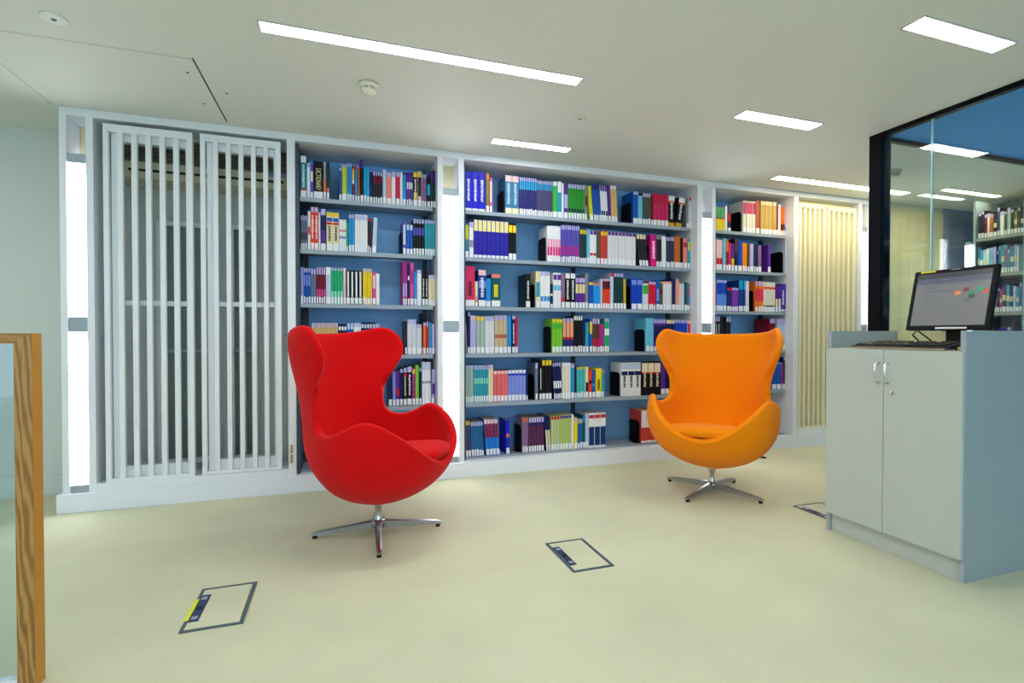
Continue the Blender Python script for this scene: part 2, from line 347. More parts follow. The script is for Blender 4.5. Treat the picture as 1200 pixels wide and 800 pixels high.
BOOKS = [
 (1,0,[
  (-0.267, -0.226, 1, 0.285, 'teal', 'thick teal book with white top', [(0.84, 1, 'white'), (0.1, 0.22, 'red')], 0.0, 'white', ''),
  (-0.225, -0.204, 1, 0.236, 'white', 'white book with pale blue top', [(0.88, 0.98, 'lav')], 0.0, '', ''),
  (-0.203, -0.184, 1, 0.232, 'violetblue', 'violet blue book', [(0.5, 0.8, 'white')], 0.0, '', ''),
  (-0.184, -0.12, 1, 0.259, 'black', 'thick black book with gold title', [(0.03, 0.1, 'red')], 0.0, 'DICT', ''),
  (-0.119, -0.1, 1, 0.258, 'grey', 'grey book with orange foot', [(0.22, 0.5, 'orange'), (0.9, 0.98, 'lav')], 0.0, '', ''),
  (-0.099, -0.079, 1, 0.26, 'pine', 'dark pine green book', [(0.2, 0.32, 'salmon')], 0.0, '', ''),
  (-0.017, 0.002, 1, 0.244, 'blue', 'deep blue book', [(0.86, 0.94, 'lav')], 0.0, '', ''),
  (0.003, 0.034, 1, 0.252, 'lime', 'lime yellow book', [(0.93, 1, 'lav')], 0.0, '', ''),
  (0.035, 0.068, 2, 0.267, 'sky', 'bright blue book with lavender top', [(0.9, 1, 'lav')], 0.0, '', ''),
  (0.069, 0.087, 1, 0.252, 'maroon', 'maroon book with yellow top', [(0.6, 0.92, 'yellow'), (0.5, 0.6, 'white')], 0.0, '', ''),
  (0.088, 0.105, 1, 0.254, 'sky', 'pale blue book with red tip', [(0.88, 1, 'red')], 0.0, '', ''),
  (0.106, 0.123, 1, 0.243, 'rust', 'rust brown book', [], 0.0, '', ''),
  (0.124, 0.147, 1, 0.299, 'black', 'tall black book with purple top', [(0.8, 1, 'purple')], 0.0, '', ''),
  (0.148, 0.187, 2, 0.248, 'cyan', 'sky blue book', [], 0.0, '', ''),
  (0.188, 0.209, 1, 0.221, 'navy', 'slim navy book', [], 0.0, '', ''),
  (0.211, 0.278, 4, 0.225, 'dark', 'dark brown book with maroon top', [(0.62, 0.85, 'maroon'), (0.88, 1, 'lav')], 0.0, '', ''),
  (0.279, 0.304, 1, 0.248, 'pale', 'pale blue book', [(0.0, 1, 'pale')], 0.0, '', ''),
  (0.305, 0.34, 1, 0.226, 'salmon', 'salmon pink book', [(0.86, 1, 'lav')], 0.0, '', ''),
  (0.341, 0.368, 1, 0.235, 'white', 'plain white book', [(0.85, 0.97, 'lav')], 0.0, '', ''),
  (0.37, 0.4, 1, 0.238, 'crimson', 'crimson book with lavender top', [(0.86, 1, 'lav')], 0.0, '', ''),
  (0.401, 0.418, 1, 0.24, 'white', 'slim white book', [], 0.0, '', ''),
  (0.419, 0.443, 1, 0.242, 'sky', 'bright blue book with dark tip', [(0.93, 1, 'navy')], 0.0, '', ''),
  (0.445, 0.492, 3, 0.245, 'purple', 'purple book', [(0.5, 0.7, 'white')], 0.0, '', ''),
  (0.494, 0.526, 1, 0.255, 'black', 'black book with yellow top and lime foot', [(0.84, 0.98, 'yellow'), (0.18, 0.4, 'lime')], 0.0, 'white', ''),
  (0.527, 0.554, 1, 0.258, 'pinkw', 'black and pink book with yellow top', [(0.84, 0.98, 'yellow'), (0.3, 0.84, 'black')], 0.0, '', ''),
  (0.555, 0.591, 2, 0.242, 'mauve', 'mauve book', [(0.88, 1, 'lav')], 0.0, '', ''),
  (0.593, 0.619, 1, 0.227, 'black', 'black book with sky blue band', [(0.4, 0.75, 'cyan')], 0.0, '', ''),
  (0.62, 0.657, 2, 0.273, 'pine', 'dark green book with purple top', [(0.7, 0.97, 'purple')], 0.0, '', ''),
 ]),
 (1,1,[
  (-0.267, -0.223, 4, 0.233, 'slate', 'grey book with lavender top', [(0.85, 1, 'lav'), (0.3, 0.5, 'dark')], 0.0, '', ''),
  (-0.221, -0.203, 1, 0.264, 'white', 'slim white book', [(0.4, 0.6, 'red')], 0.0, '', ''),
  (-0.202, -0.153, 2, 0.295, 'redor', 'orange red book', [(0.42, 0.72, 'salmon'), (0.88, 1, 'lav')], 0.0, 'white', ''),
  (-0.152, -0.14, 1, 0.262, 'white', 'slim white book', [], 0.0, '', ''),
  (-0.139, -0.104, 1, 0.287, 'navy', 'navy book with purple mosaic', [(0.2, 0.5, 'purple'), (0.85, 1, 'lav')], 0.0, '', ''),
  (-0.101, -0.018, 2, 0.267, 'cream', 'thick cream book with blue and red top', [(0.76, 0.86, 'blue'), (0.68, 0.74, 'red'), (0.9, 1, 'yellow')], 0.0, 'black', ''),
  (-0.017, 0.03, 3, 0.223, 'white', 'white book with red and blue bands', [(0.62, 0.68, 'red'), (0.4, 0.48, 'blue')], 0.0, '', ''),
  (0.031, 0.044, 1, 0.201, 'green', 'slim green book', [], 0.0, '', ''),
  (0.046, 0.084, 2, 0.262, 'sky', 'bright blue book with lavender top', [(0.9, 1, 'lav')], 0.0, '', ''),
  (0.086, 0.173, 5, 0.266, 'white', 'white book with lavender top', [(0.86, 0.98, 'lav'), (0.1, 0.14, 'maroon')], 0.0, '', ''),
  (0.174, 0.2, 2, 0.245, 'dark', 'dark book with red tip', [(0.9, 1, 'red'), (0.4, 0.5, 'maroon')], 0.0, '', ''),
  (0.202, 0.231, 1, 0.253, 'pale', 'leaning pale blue book', [], 0.012, '', ''),
  (0.418, 0.442, 1, 0.24, 'violetblue', 'violet book', [(0.3, 0.9, 'pale')], 0.0, '', ''),
  (0.444, 0.491, 2, 0.218, 'blue', 'blue book with pale top', [(0.82, 1, 'pale')], 0.0, '', ''),
  (0.493, 0.574, 4, 0.264, 'black', 'black book with violet band', [(0.55, 0.76, 'violetblue'), (0.88, 1, 'lav')], 0.0, '', ''),
  (0.576, 0.654, 4, 0.263, 'tealb', 'light teal book with lavender top', [(0.9, 1, 'lav')], 0.0, '', ''),
 ]),
 (1,2,[
  (-0.269, -0.251, 1, 0.247, 'pale', 'slim pale blue book', [(0.2, 1, 'peri')], 0.0, '', ''),
  (-0.25, -0.204, 3, 0.243, 'blue', 'blue book with lavender top', [(0.88, 1, 'lav'), (0.5, 0.8, 'peri')], 0.0, '', ''),
  (-0.203, -0.169, 2, 0.239, 'slate', 'slate blue book', [(0.85, 1, 'lav')], 0.0, '', ''),
  (-0.167, -0.107, 4, 0.253, 'maroon', 'maroon book with white stripes', [(0.8, 1, 'lav'), (0.2, 0.4, 'pink')], 0.0, '', ''),
  (-0.106, -0.072, 1, 0.255, 'pale', 'pale blue book with white head', [(0.8, 1, 'white')], 0.0, '', ''),
  (-0.072, 0.007, 4, 0.252, 'green', 'emerald green book with white foot', [(0.0, 0.36, 'mint'), (0.92, 1, 'lav')], 0.0, '', ''),
  (0.008, 0.026, 1, 0.254, 'pinkw', 'slim pink book', [], 0.0, '', ''),
  (0.027, 0.137, 4, 0.239, 'black', 'black book with white spine strip', [(0.22, 0.96, 'stripe')], 0.0, '', ''),
  (0.14, 0.202, 4, 0.255, 'yellow', 'mustard yellow book with lavender top', [(0.9, 1, 'lav')], 0.0, '', ''),
  (0.204, 0.228, 1, 0.233, 'pink', 'hot pink book', [(0.5, 0.9, 'pinkw')], 0.0, '', ''),
  (0.229, 0.254, 1, 0.222, 'white', 'plain white book', [], 0.0, '', ''),
  (0.417, 0.45, 2, 0.317, 'magenta', 'tall purple pink book', [(0.2, 0.5, 'lav')], 0.0, '', ''),
  (0.451, 0.469, 1, 0.306, 'navy', 'slim navy book', [(0.6, 0.7, 'white')], 0.0, '', ''),
  (0.47, 0.497, 1, 0.313, 'pink', 'tall pink book', [(0.5, 0.8, 'magenta')], 0.0, '', ''),
  (0.498, 0.52, 1, 0.246, 'sky', 'sky blue book', [], 0.0, '', ''),
  (0.521, 0.554, 1, 0.26, 'white', 'white book', [(0.9, 1, 'lav')], 0.0, '', ''),
  (0.556, 0.602, 2, 0.256, 'black', 'black book with white lettering', [(0.1, 0.2, 'white')], 0.0, 'white', ''),
  (0.604, 0.653, 2, 0.226, 'cream', 'short cream book', [(0.88, 1, 'lav')], 0.0, '', ''),
 ]),
 (1,3,[
  (-0.271, -0.206, 4, 0.193, 'pale', 'pale lavender book behind red chair', [(0.88, 1, 'lav')], 0.0, '', ''),
  (-0.2, -0.028, 12, 0.225, 'tan', 'tan book with lavender top', [(0.86, 1, 'lav'), (0.0, 0.2, 'white')], 0.0, '', ''),
  (-0.026, 0.03, 3, 0.218, 'navy', 'navy book with white tip', [(0.8, 0.92, 'white')], 0.0, '', ''),
  (0.031, 0.076, 2, 0.224, 'blue', 'bright blue book with pale tip', [(0.8, 1, 'pale')], 0.0, '', ''),
  (0.077, 0.126, 3, 0.226, 'white', 'white and red book', [(0.3, 0.7, 'red'), (0.88, 1, 'lav')], 0.0, '', ''),
  (0.127, 0.224, 5, 0.232, 'navy', 'dark navy book with pale tip', [(0.82, 0.94, 'pale')], 0.0, '', ''),
  (0.225, 0.254, 2, 0.22, 'lav', 'lavender book', [], 0.0, '', ''),
  (0.431, 0.449, 1, 0.241, 'dark', 'slim dark book', [], 0.0, '', ''),
  (0.45, 0.514, 2, 0.255, 'pale2', 'wide pale grey book', [(0.88, 1, 'lav')], 0.0, '', ''),
  (0.516, 0.553, 1, 0.22, 'pale2', 'pale grey book with lavender top', [(0.88, 1, 'lav')], 0.0, '', ''),
  (0.555, 0.564, 1, 0.302, 'black', 'tall slim black book', [], 0.0, '', ''),
  (0.564, 0.585, 1, 0.234, 'orange', 'orange book', [(0.9, 1, 'lav')], 0.0, '', ''),
  (0.587, 0.604, 1, 0.241, 'red', 'slim red book', [(0.85, 1, 'lav')], 0.0, '', ''),
  (0.605, 0.627, 1, 0.236, 'sky', 'blue book', [(0.5, 0.9, 'tealb')], 0.0, '', ''),
  (0.628, 0.65, 1, 0.224, 'lav', 'pale lavender book', [], 0.0, '', ''),
 ]),
 (1,4,[
  (0.315, 0.341, 1, 0.252, 'navy', 'navy book at chair edge', [], 0.0, '', ''),
  (0.343, 0.366, 1, 0.247, 'peri', 'periwinkle blue book', [], 0.0, '', ''),
  (0.367, 0.393, 1, 0.254, 'purple', 'purple book with red band', [(0.3, 0.5, 'red')], 0.0, '', ''),
  (0.395, 0.418, 1, 0.268, 'navy', 'navy book', [(0.9, 1, 'lav')], 0.0, '', ''),
  (0.419, 0.446, 1, 0.275, 'black', 'black book with red mark', [(0.76, 0.84, 'red'), (0.88, 1, 'lav')], 0.0, 'white', ''),
  (0.447, 0.483, 1, 0.289, 'black', 'thick black book with violet top', [(0.84, 0.98, 'lav')], 0.0, 'white', ''),
  (0.484, 0.505, 1, 0.272, 'magenta', 'magenta book with yellow tip', [(0.85, 0.97, 'yellow')], 0.0, '', ''),
  (0.506, 0.532, 1, 0.292, 'lime2', 'lime green book', [], 0.0, '', ''),
  (0.533, 0.553, 1, 0.274, 'navy', 'slim navy book', [(0.9, 1, 'lav')], 0.0, '', ''),
  (0.555, 0.62, 3, 0.314, 'white', 'tall white book', [(0.82, 1, 'pale'), (0.5, 0.56, 'grey')], 0.0, '', ''),
  (0.622, 0.646, 1, 0.259, 'lav', 'leaning lavender book', [(0.3, 0.6, 'purple')], 0.009, '', ''),
 ]),
 (2,0,[
  (0.881, 1.039, 3, 0.301, 'royal', 'thick royal blue book with white lettering', [(0.02, 0.07, 'white')], 0.0, 'white', 'N'),
  (1.042, 1.07, 1, 0.297, 'olive', 'olive book with orange tip', [(0.85, 0.98, 'orange')], 0.0, '', ''),
  (1.072, 1.094, 1, 0.267, 'pink', 'slim pink book', [(0.3, 0.9, 'pinkw')], 0.0, '', ''),
  (1.197, 1.309, 2, 0.299, 'steel', 'thick steel blue book with pale patch at top', [(0.84, 1, 'pinkw'), (0.0, 0.16, 'cream')], 0.0, 'pale', 'N'),
  (1.311, 1.459, 8, 0.295, 'indigo', 'indigo book with cyan band', [(0.68, 0.9, 'cyan'), (0.9, 1, 'lav')], 0.0, '', ''),
  (1.461, 1.594, 8, 0.284, 'slatep', 'slate purple book with cyan band', [(0.74, 0.9, 'cyan'), (0.9, 1, 'lav')], 0.0, '', ''),
  (1.597, 1.634, 1, 0.288, 'green2', 'bright green book', [(0.88, 1, 'white')], 0.0, '', ''),
  (1.636, 1.673, 1, 0.292, 'tealb', 'teal book with white head', [(0.7, 1, 'white')], 0.0, '', ''),
  (1.674, 1.691, 1, 0.28, 'white', 'slim white book', [], 0.0, '', ''),
  (1.692, 1.728, 1, 0.276, 'purple', 'purple and white book', [(0.3, 0.7, 'lav')], 0.0, '', ''),
  (1.73, 1.876, 6, 0.281, 'leaf', 'leaf green book with lavender top', [(0.88, 1, 'lav'), (0.2, 0.3, 'pine')], 0.0, '', ''),
  (1.877, 1.9, 1, 0.285, 'grey', 'slim grey book', [(0.4, 0.7, 'maroon')], 0.0, '', ''),
  (1.926, 1.959, 1, 0.282, 'lime', 'leaning lime green book', [], -0.023, '', ''),
  (1.962, 2.029, 3, 0.301, 'blue', 'leaning deep blue book', [(0.85, 1, 'indigo')], -0.023, '', ''),
  (2.03, 2.093, 3, 0.292, 'white', 'leaning white book with purple top', [(0.85, 1, 'purple'), (0.0, 0.3, 'indigo')], -0.016, '', ''),
  (2.095, 2.123, 1, 0.303, 'purple', 'leaning dark purple book', [], -0.016, '', ''),
  (2.126, 2.184, 2, 0.304, 'tan', 'leaning tan yellow book', [(0.9, 1, 'white')], -0.016, '', ''),
  (2.325, 2.375, 1, 0.274, 'blue', 'blue book beside the bookend', [(0.9, 1, 'lav')], 0.0, '', ''),
  (2.377, 2.42, 1, 0.263, 'cyan2', 'light cyan book with black tip', [(0.93, 1, 'black')], 0.0, '', ''),
  (2.421, 2.502, 3, 0.269, 'moss', 'dark grey green book', [(0.88, 1, 'lav')], 0.0, '', ''),
  (2.504, 2.526, 1, 0.266, 'maroon', 'slim maroon book', [], 0.0, '', ''),
  (2.527, 2.676, 4, 0.273, 'crimson', 'crimson pink book', [(0.1, 0.7, 'rose')], 0.0, '', ''),
  (2.678, 2.744, 1, 0.27, 'black', 'upright thick black book with orange band', [(0.84, 1, 'white'), (0.77, 0.84, 'orange'), (0.0, 0.14, 'gold')], 0.0, 'white', 'N'),
  (2.749, 2.815, 1, 0.258, 'black', 'thick black book leaning right with orange band', [(0.84, 1, 'white'), (0.77, 0.84, 'orange'), (0.0, 0.14, 'gold')], 0.04, 'white', 'N'),
  (2.859, 2.884, 1, 0.205, 'grey', 'slim grey book', [], 0.0, '', ''),
  (2.885, 2.934, 1, 0.271, 'pale2', 'white book with red top', [(0.89, 1, 'red')], 0.0, '', ''),
 ]),
 (2,1,[
  (0.881, 0.91, 1, 0.254, 'steel', 'lime topped blue book', [(0.55, 0.97, 'lime')], 0.0, '', ''),
  (0.912, 0.945, 1, 0.269, 'white', 'white and grey book', [(0.3, 0.5, 'grey'), (0.85, 1, 'lav')], 0.0, '', ''),
  (0.946, 1.223, 8, 0.295, 'ultra', 'ultramarine book with gold top', [(0.7, 0.98, 'creamy'), (0.02, 0.09, 'white')], 0.0, '', 'N'),
  (1.224, 1.289, 2, 0.283, 'black', 'black book with yellow head', [(0.75, 0.95, 'yellow')], 0.0, '', ''),
  (1.548, 1.664, 5, 0.285, 'white', 'white book with magenta lower band', [(0.18, 0.42, 'hot'), (0.42, 0.64, 'rosep')], 0.0, '', ''),
  (1.666, 1.83, 9, 0.301, 'violetb', 'violet blue book with pink lower half', [(0.2, 0.45, 'magenta'), (0.88, 1, 'lav')], 0.0, '', ''),
  (1.832, 1.896, 3, 0.28, 'pine', 'dark green book with gold tip', [(0.85, 0.97, 'yellow')], 0.0, '', ''),
  (1.898, 1.923, 1, 0.283, 'cyan2', 'light blue book', [], 0.0, '', ''),
  (1.924, 1.985, 2, 0.272, 'white', 'white book with red foot mark', [(0.25, 0.33, 'red'), (0.88, 1, 'purple')], 0.0, '', ''),
  (1.986, 2.019, 1, 0.268, 'moss', 'dark grey green book', [], 0.0, '', ''),
  (2.021, 2.087, 2, 0.278, 'brick', 'brick red book', [(0.86, 0.97, 'yellow')], 0.0, '', ''),
  (2.09, 2.355, 8, 0.273, 'white2', 'white book with purple tip', [(0.9, 1, 'purple')], 0.0, '', ''),
  (2.391, 2.48, 3, 0.271, 'dark', 'leaning dark book with cream tip', [(0.85, 1, 'cream')], -0.033, '', ''),
  (2.498, 2.556, 1, 0.277, 'hot', 'hot pink book', [(0.85, 1, 'magenta')], 0.0, 'white', 'N'),
  (2.558, 2.612, 2, 0.28, 'dark', 'charcoal book', [(0.85, 1, 'grey')], 0.0, '', ''),
  (2.614, 2.655, 1, 0.268, 'white', 'plain white book', [], 0.0, '', ''),
  (2.657, 2.737, 4, 0.264, 'slate2', 'slate navy book', [(0.88, 1, 'lav')], 0.0, '', ''),
  (2.739, 2.799, 1, 0.276, 'brown', 'orange brown book', [], 0.0, '', ''),
  (2.8, 2.83, 1, 0.263, 'black', 'slim black book', [], 0.0, '', ''),
  (2.832, 2.875, 1, 0.265, 'salmon', 'salmon pink book', [(0.7, 0.85, 'crimson')], 0.0, '', ''),
  (2.877, 2.925, 2, 0.261, 'tealb', 'teal green book', [(0.6, 0.9, 'lime')], 0.0, '', ''),
 ]),
 (2,2,[
  (0.881, 0.956, 1, 0.306, 'rose', 'thick rose red book with black title', [(0.1, 0.16, 'salmon')], 0.0, 'black', ''),
  (0.958, 0.98, 1, 0.192, 'cream', 'short cream book', [(0.0, 0.4, 'salmon')], 0.0, '', ''),
  (0.982, 1.044, 1, 0.281, 'blue2', 'thick navy blue book', [(0.85, 1, 'pinkw'), (0.5, 0.7, 'peri')], 0.0, 'white', ''),
  (1.045, 1.081, 1, 0.215, 'sky', 'short sky blue book', [], 0.0, '', ''),
  (1.084, 1.159, 1, 0.253, 'darkteal', 'thick dark teal book with yellow patch', [(0.3, 0.68, 'patch'), (0.88, 1, 'salmon')], 0.0, '', ''),
  (1.365, 1.405, 1, 0.262, 'black', 'black book with white lettering', [], 0.0, 'white', ''),
  (1.451, 1.488, 1, 0.289, 'cream', 'cream and teal book', [(0.3, 0.7, 'tealb')], 0.0, '', ''),
  (1.49, 1.573, 3, 0.288, 'white', 'white book with blue foot', [(0.18, 0.32, 'sky'), (0.88, 1, 'lav')], 0.0, '', ''),
  (1.575, 1.598, 1, 0.192, 'navy', 'short navy book', [(0.5, 0.6, 'white')], 0.0, '', ''),
  (1.6, 1.669, 2, 0.282, 'white', 'white book with cyan patch', [(0.5, 0.65, 'cyan2'), (0.8, 0.95, 'purple')], 0.0, '', ''),
  (1.671, 1.702, 1, 0.277, 'mauve', 'mauve book with red foot', [(0.2, 0.3, 'red')], 0.0, '', ''),
  (1.704, 1.793, 2, 0.283, 'black', 'black book with white top patch', [(0.85, 1, 'white')], 0.0, 'white', ''),
  (1.794, 1.882, 3, 0.248, 'purple', 'purple book with yellow centre', [(0.5, 0.8, 'creamy'), (0.85, 1, 'lav')], 0.0, '', ''),
  (1.883, 1.909, 1, 0.285, 'grey', 'grey book', [], 0.0, '', ''),
  (1.912, 1.956, 1, 0.216, 'blue', 'short royal blue book', [(0.9, 1, 'yellow')], 0.0, '', ''),
  (1.958, 2.02, 2, 0.211, 'sky2', 'short bright azure book', [(0.9, 1, 'salmon')], 0.0, '', ''),
  (2.022, 2.04, 1, 0.247, 'pale', 'slim pale blue book', [], 0.0, '', ''),
  (2.042, 2.112, 3, 0.249, 'redor', 'orange book with black top', [(0.66, 0.92, 'black'), (0.92, 1, 'lav')], 0.0, '', ''),
  (2.114, 2.144, 1, 0.3, 'pale', 'pale blue book with red tip', [(0.9, 1, 'red')], 0.0, '', ''),
  (2.146, 2.236, 3, 0.299, 'pine', 'dark green book with lavender tip', [(0.9, 1, 'lav')], 0.0, '', ''),
  (2.238, 2.264, 1, 0.255, 'oliveY', 'olive yellow book', [], 0.0, '', ''),
  (2.316, 2.419, 2, 0.262, 'royalb', 'thick royal blue book with pale tip', [(0.8, 0.95, 'peri')], 0.0, '', ''),
  (2.423, 2.481, 1, 0.225, 'pale2', 'white book with green top', [(0.6, 0.92, 'green2')], 0.0, '', ''),
  (2.483, 2.554, 3, 0.242, 'crimsonb', 'crimson book', [(0.9, 1, 'lav')], 0.0, '', ''),
  (2.556, 2.588, 1, 0.258, 'blue', 'bright blue book', [(0.3, 0.7, 'peri')], 0.0, '', ''),
  (2.59, 2.625, 1, 0.23, 'moss', 'grey brown book', [(0.6, 0.8, 'maroon')], 0.0, '', ''),
  (2.627, 2.713, 3, 0.247, 'white2', 'pale white book', [(0.92, 1, 'peach')], 0.0, '', ''),
  (2.714, 2.753, 1, 0.278, 'indigo', 'indigo book', [], 0.0, '', ''),
  (2.755, 2.788, 1, 0.272, 'peach', 'peach book', [], 0.0, '', ''),
  (2.79, 2.841, 2, 0.237, 'pale2', 'pale grey book', [(0.5, 0.8, 'pinkw')], 0.0, '', ''),
  (2.843, 2.877, 1, 0.245, 'darkteal', 'teal book', [(0.0, 0.1, 'white')], 0.0, '', ''),
  (2.879, 2.927, 2, 0.239, 'mauve', 'mauve blue book', [(0.3, 0.5, 'sky')], 0.0, '', ''),
 ]),
 (2,3,[
  (0.891, 0.896, 1, 0.29, 'white', 'white book with navy head', [(0.8, 1, 'navy')], -0.013, '', ''),
  (0.898, 0.918, 1, 0.315, 'navy', 'navy book with pale tip', [(0.9, 1, 'lav')], 0.0, '', ''),
  (0.919, 0.964, 2, 0.29, 'lav', 'pale lavender book', [(0.88, 1, 'pinkw')], 0.0, '', ''),
  (0.967, 1.031, 2, 0.284, 'sage', 'pale green grey book with yellow tip', [(0.88, 1, 'yellow')], 0.0, '', ''),
  (1.034, 1.109, 2, 0.285, 'pale2', 'pale grey book with lavender tip', [(0.88, 1, 'lav')], 0.0, '', ''),
  (1.111, 1.212, 3, 0.293, 'beige', 'beige book with lavender tip', [(0.88, 1, 'lav'), (0.4, 0.5, 'rust')], 0.0, '', ''),
  (1.213, 1.247, 1, 0.287, 'sky', 'bright blue book', [], 0.0, '', ''),
  (1.251, 1.279, 1, 0.294, 'navy', 'navy book with white title', [(0.9, 1, 'lav')], 0.0, 'white', ''),
  (1.28, 1.303, 1, 0.281, 'crimson', 'slim dark red book', [], 0.0, '', ''),
  (1.591, 1.68, 3, 0.271, 'lime2', 'lime green book', [(0.7, 0.85, 'green2'), (0.9, 1, 'yellow')], 0.0, '', ''),
  (1.682, 1.778, 3, 0.278, 'indigo', 'indigo footed book with peach top', [(0.45, 0.9, 'peach'), (0.38, 0.45, 'red'), (0.9, 1, 'lav')], 0.0, '', ''),
  (1.78, 1.859, 4, 0.297, 'black', 'black book with white head', [(0.88, 1, 'white')], 0.0, '', ''),
  (1.861, 1.885, 1, 0.259, 'navy', 'slim navy book', [], 0.0, '', ''),
  (1.887, 1.916, 1, 0.245, 'tealb', 'teal book', [], 0.0, '', ''),
  (1.921, 1.948, 1, 0.273, 'blue', 'blue book with yellow top', [(0.55, 0.92, 'yellow')], 0.0, '', ''),
  (1.949, 2.015, 3, 0.277, 'brown2', 'brown book with lavender tip', [(0.84, 1, 'lav'), (0.2, 0.4, 'crimson')], 0.0, '', ''),
  (2.016, 2.058, 2, 0.232, 'magenta', 'magenta book', [], 0.0, '', ''),
  (2.059, 2.105, 2, 0.278, 'green', 'green and white book', [(0.5, 0.7, 'white'), (0.9, 1, 'lav')], 0.0, '', ''),
  (2.459, 2.533, 2, 0.286, 'cyan2', 'light cyan book', [], 0.0, '', ''),
  (2.535, 2.659, 5, 0.276, 'purple', 'purple navy book with lavender tip', [(0.88, 1, 'lav'), (0.3, 0.8, 'navy')], 0.0, '', ''),
  (2.66, 2.746, 3, 0.273, 'navy', 'navy book with cream tip', [(0.88, 1, 'cream')], 0.0, '', ''),
  (2.748, 2.879, 4, 0.274, 'royalb', 'royal blue book with pale tip', [(0.9, 1, 'lav')], 0.0, '', ''),
  (2.88, 2.923, 1, 0.267, 'pinkw', 'white book with red blotch', [(0.6, 0.9, 'red')], 0.0, '', ''),
 ]),
 (2,4,[
  (0.883, 0.946, 4, 0.286, 'sage', 'grey green book with lavender tip', [(0.9, 1, 'lav')], 0.0, '', ''),
  (0.948, 1.061, 6, 0.285, 'tealb', 'teal book with lavender tip', [(0.88, 1, 'lav'), (0.5, 0.65, 'mint')], 0.0, '', ''),
  (1.062, 1.1, 2, 0.285, 'cream', 'cream book with blue edge', [(0.9, 1, 'lav')], 0.0, '', ''),
  (1.103, 1.217, 4, 0.238, 'salmonr', 'salmon red book with white head', [(0.9, 1, 'pinkw')], 0.0, '', ''),
  (1.22, 1.367, 5, 0.242, 'peri', 'periwinkle book with white head', [(0.9, 1, 'white'), (0.82, 0.88, 'royal')], 0.0, '', ''),
  (1.368, 1.385, 1, 0.234, 'navy', 'slim navy book', [], 0.0, '', ''),
  (1.447, 1.472, 1, 0.294, 'slate', 'slate grey book beside the bookend', [(0.85, 1, 'lav')], 0.0, '', ''),
  (1.479, 1.504, 1, 0.321, 'black', 'black book with white lettering', [], 0.0, 'white', ''),
  (1.505, 1.589, 3, 0.317, 'black', 'black book with yellow tip', [(0.86, 1, 'yellow')], 0.0, '', ''),
  (1.606, 1.678, 4, 0.292, 'navy', 'leaning navy and white book', [(0.3, 0.5, 'white'), (0.9, 1, 'lav')], -0.015, '', ''),
  (1.679, 1.753, 3, 0.291, 'cream2', 'cream white book', [(0.9, 1, 'white')], 0.0, '', ''),
  (1.755, 1.787, 1, 0.284, 'sky', 'blue book with lavender tip', [(0.88, 1, 'lav')], 0.0, '', ''),
  (1.788, 1.806, 1, 0.256, 'dark', 'slim dark book', [], 0.0, '', ''),
  (1.808, 1.886, 4, 0.255, 'aqua', 'aqua book', [(0.92, 1, 'yellow')], 0.0, '', ''),
  (1.888, 1.914, 1, 0.255, 'cream', 'cream book with navy foot', [(0.2, 0.5, 'navy')], 0.0, '', ''),
  (1.916, 1.945, 1, 0.233, 'redor', 'bright red book', [(0.5, 0.6, 'black')], 0.0, '', ''),
  (1.947, 1.977, 1, 0.226, 'blue', 'vivid blue book', [(0.4, 0.5, 'sky')], 0.0, '', ''),
  (1.981, 2.035, 1, 0.239, 'yellowb', 'thick bright yellow book', [], 0.0, 'black', ''),
  (2.036, 2.057, 1, 0.224, 'tealb', 'slim teal book', [(0.9, 1, 'salmon')], 0.0, '', ''),
  (2.221, 2.41, 3, 0.282, 'white', 'thick white book with black lettering', [(0.62, 0.74, 'navy'), (0.8, 0.98, 'pale')], 0.0, 'black', 'N'),
  (2.414, 2.604, 3, 0.28, 'black', 'thick black book with cream top and red band', [(0.7, 0.98, 'creamp'), (0.66, 0.7, 'red')], 0.0, 'cream', 'N'),
  (2.607, 2.652, 1, 0.282, 'purple', 'purple book beside orange chair', [], 0.0, '', ''),
  (2.654, 2.692, 1, 0.274, 'navy', 'navy book beside orange chair', [], 0.0, '', ''),
 ]),
 (2,5,[
  (0.884, 0.927, 2, 0.276, 'slatep', 'slate purple book with yellow tip', [(0.88, 1, 'yellow')], -0.01, '', ''),
  (0.929, 1.027, 5, 0.265, 'steelb', 'steel blue book with lavender tip', [(0.88, 1, 'lav')], -0.01, '', ''),
  (1.044, 1.154, 4, 0.278, 'bluefoot', 'maroon book with blue foot', [(0.5, 0.88, 'maroonp'), (0.88, 1, 'pinkw')], -0.021, '', ''),
  (1.203, 1.233, 1, 0.264, 'royal', 'blue binder standing alone', [(0.5, 0.6, 'orange')], 0.0, '', ''),
  (1.338, 1.388, 3, 0.276, 'mauve', 'mauve book with orange tip', [(0.88, 1, 'orange')], 0.0, '', ''),
  (1.39, 1.523, 6, 0.274, 'plum', 'plum book with white stripes', [(0.86, 1, 'lav'), (0.76, 0.86, 'indigo')], 0.0, '', ''),
  (1.541, 1.582, 2, 0.278, 'navy', 'leaning navy book with cream foot', [(0.0, 0.6, 'cream')], -0.015, '', ''),
  (1.583, 1.656, 3, 0.275, 'sage2', 'pale sage green book with red tip', [(0.9, 1, 'red')], 0.0, '', ''),
  (1.657, 1.761, 4, 0.281, 'sageg', 'pale green book with violet tip', [(0.9, 0.98, 'purple')], 0.0, '', ''),
  (1.763, 1.784, 1, 0.28, 'white', 'slim white book', [], 0.0, '', ''),
  (1.786, 1.815, 1, 0.251, 'yellowb', 'yellow book', [(0.9, 1, 'lav')], 0.0, '', ''),
  (1.816, 1.861, 2, 0.242, 'steelb', 'steel blue book', [(0.85, 1, 'beige')], 0.0, '', ''),
  (1.862, 1.886, 1, 0.268, 'darkteal', 'dark green book with sky head', [(0.8, 1, 'sky')], 0.0, '', ''),
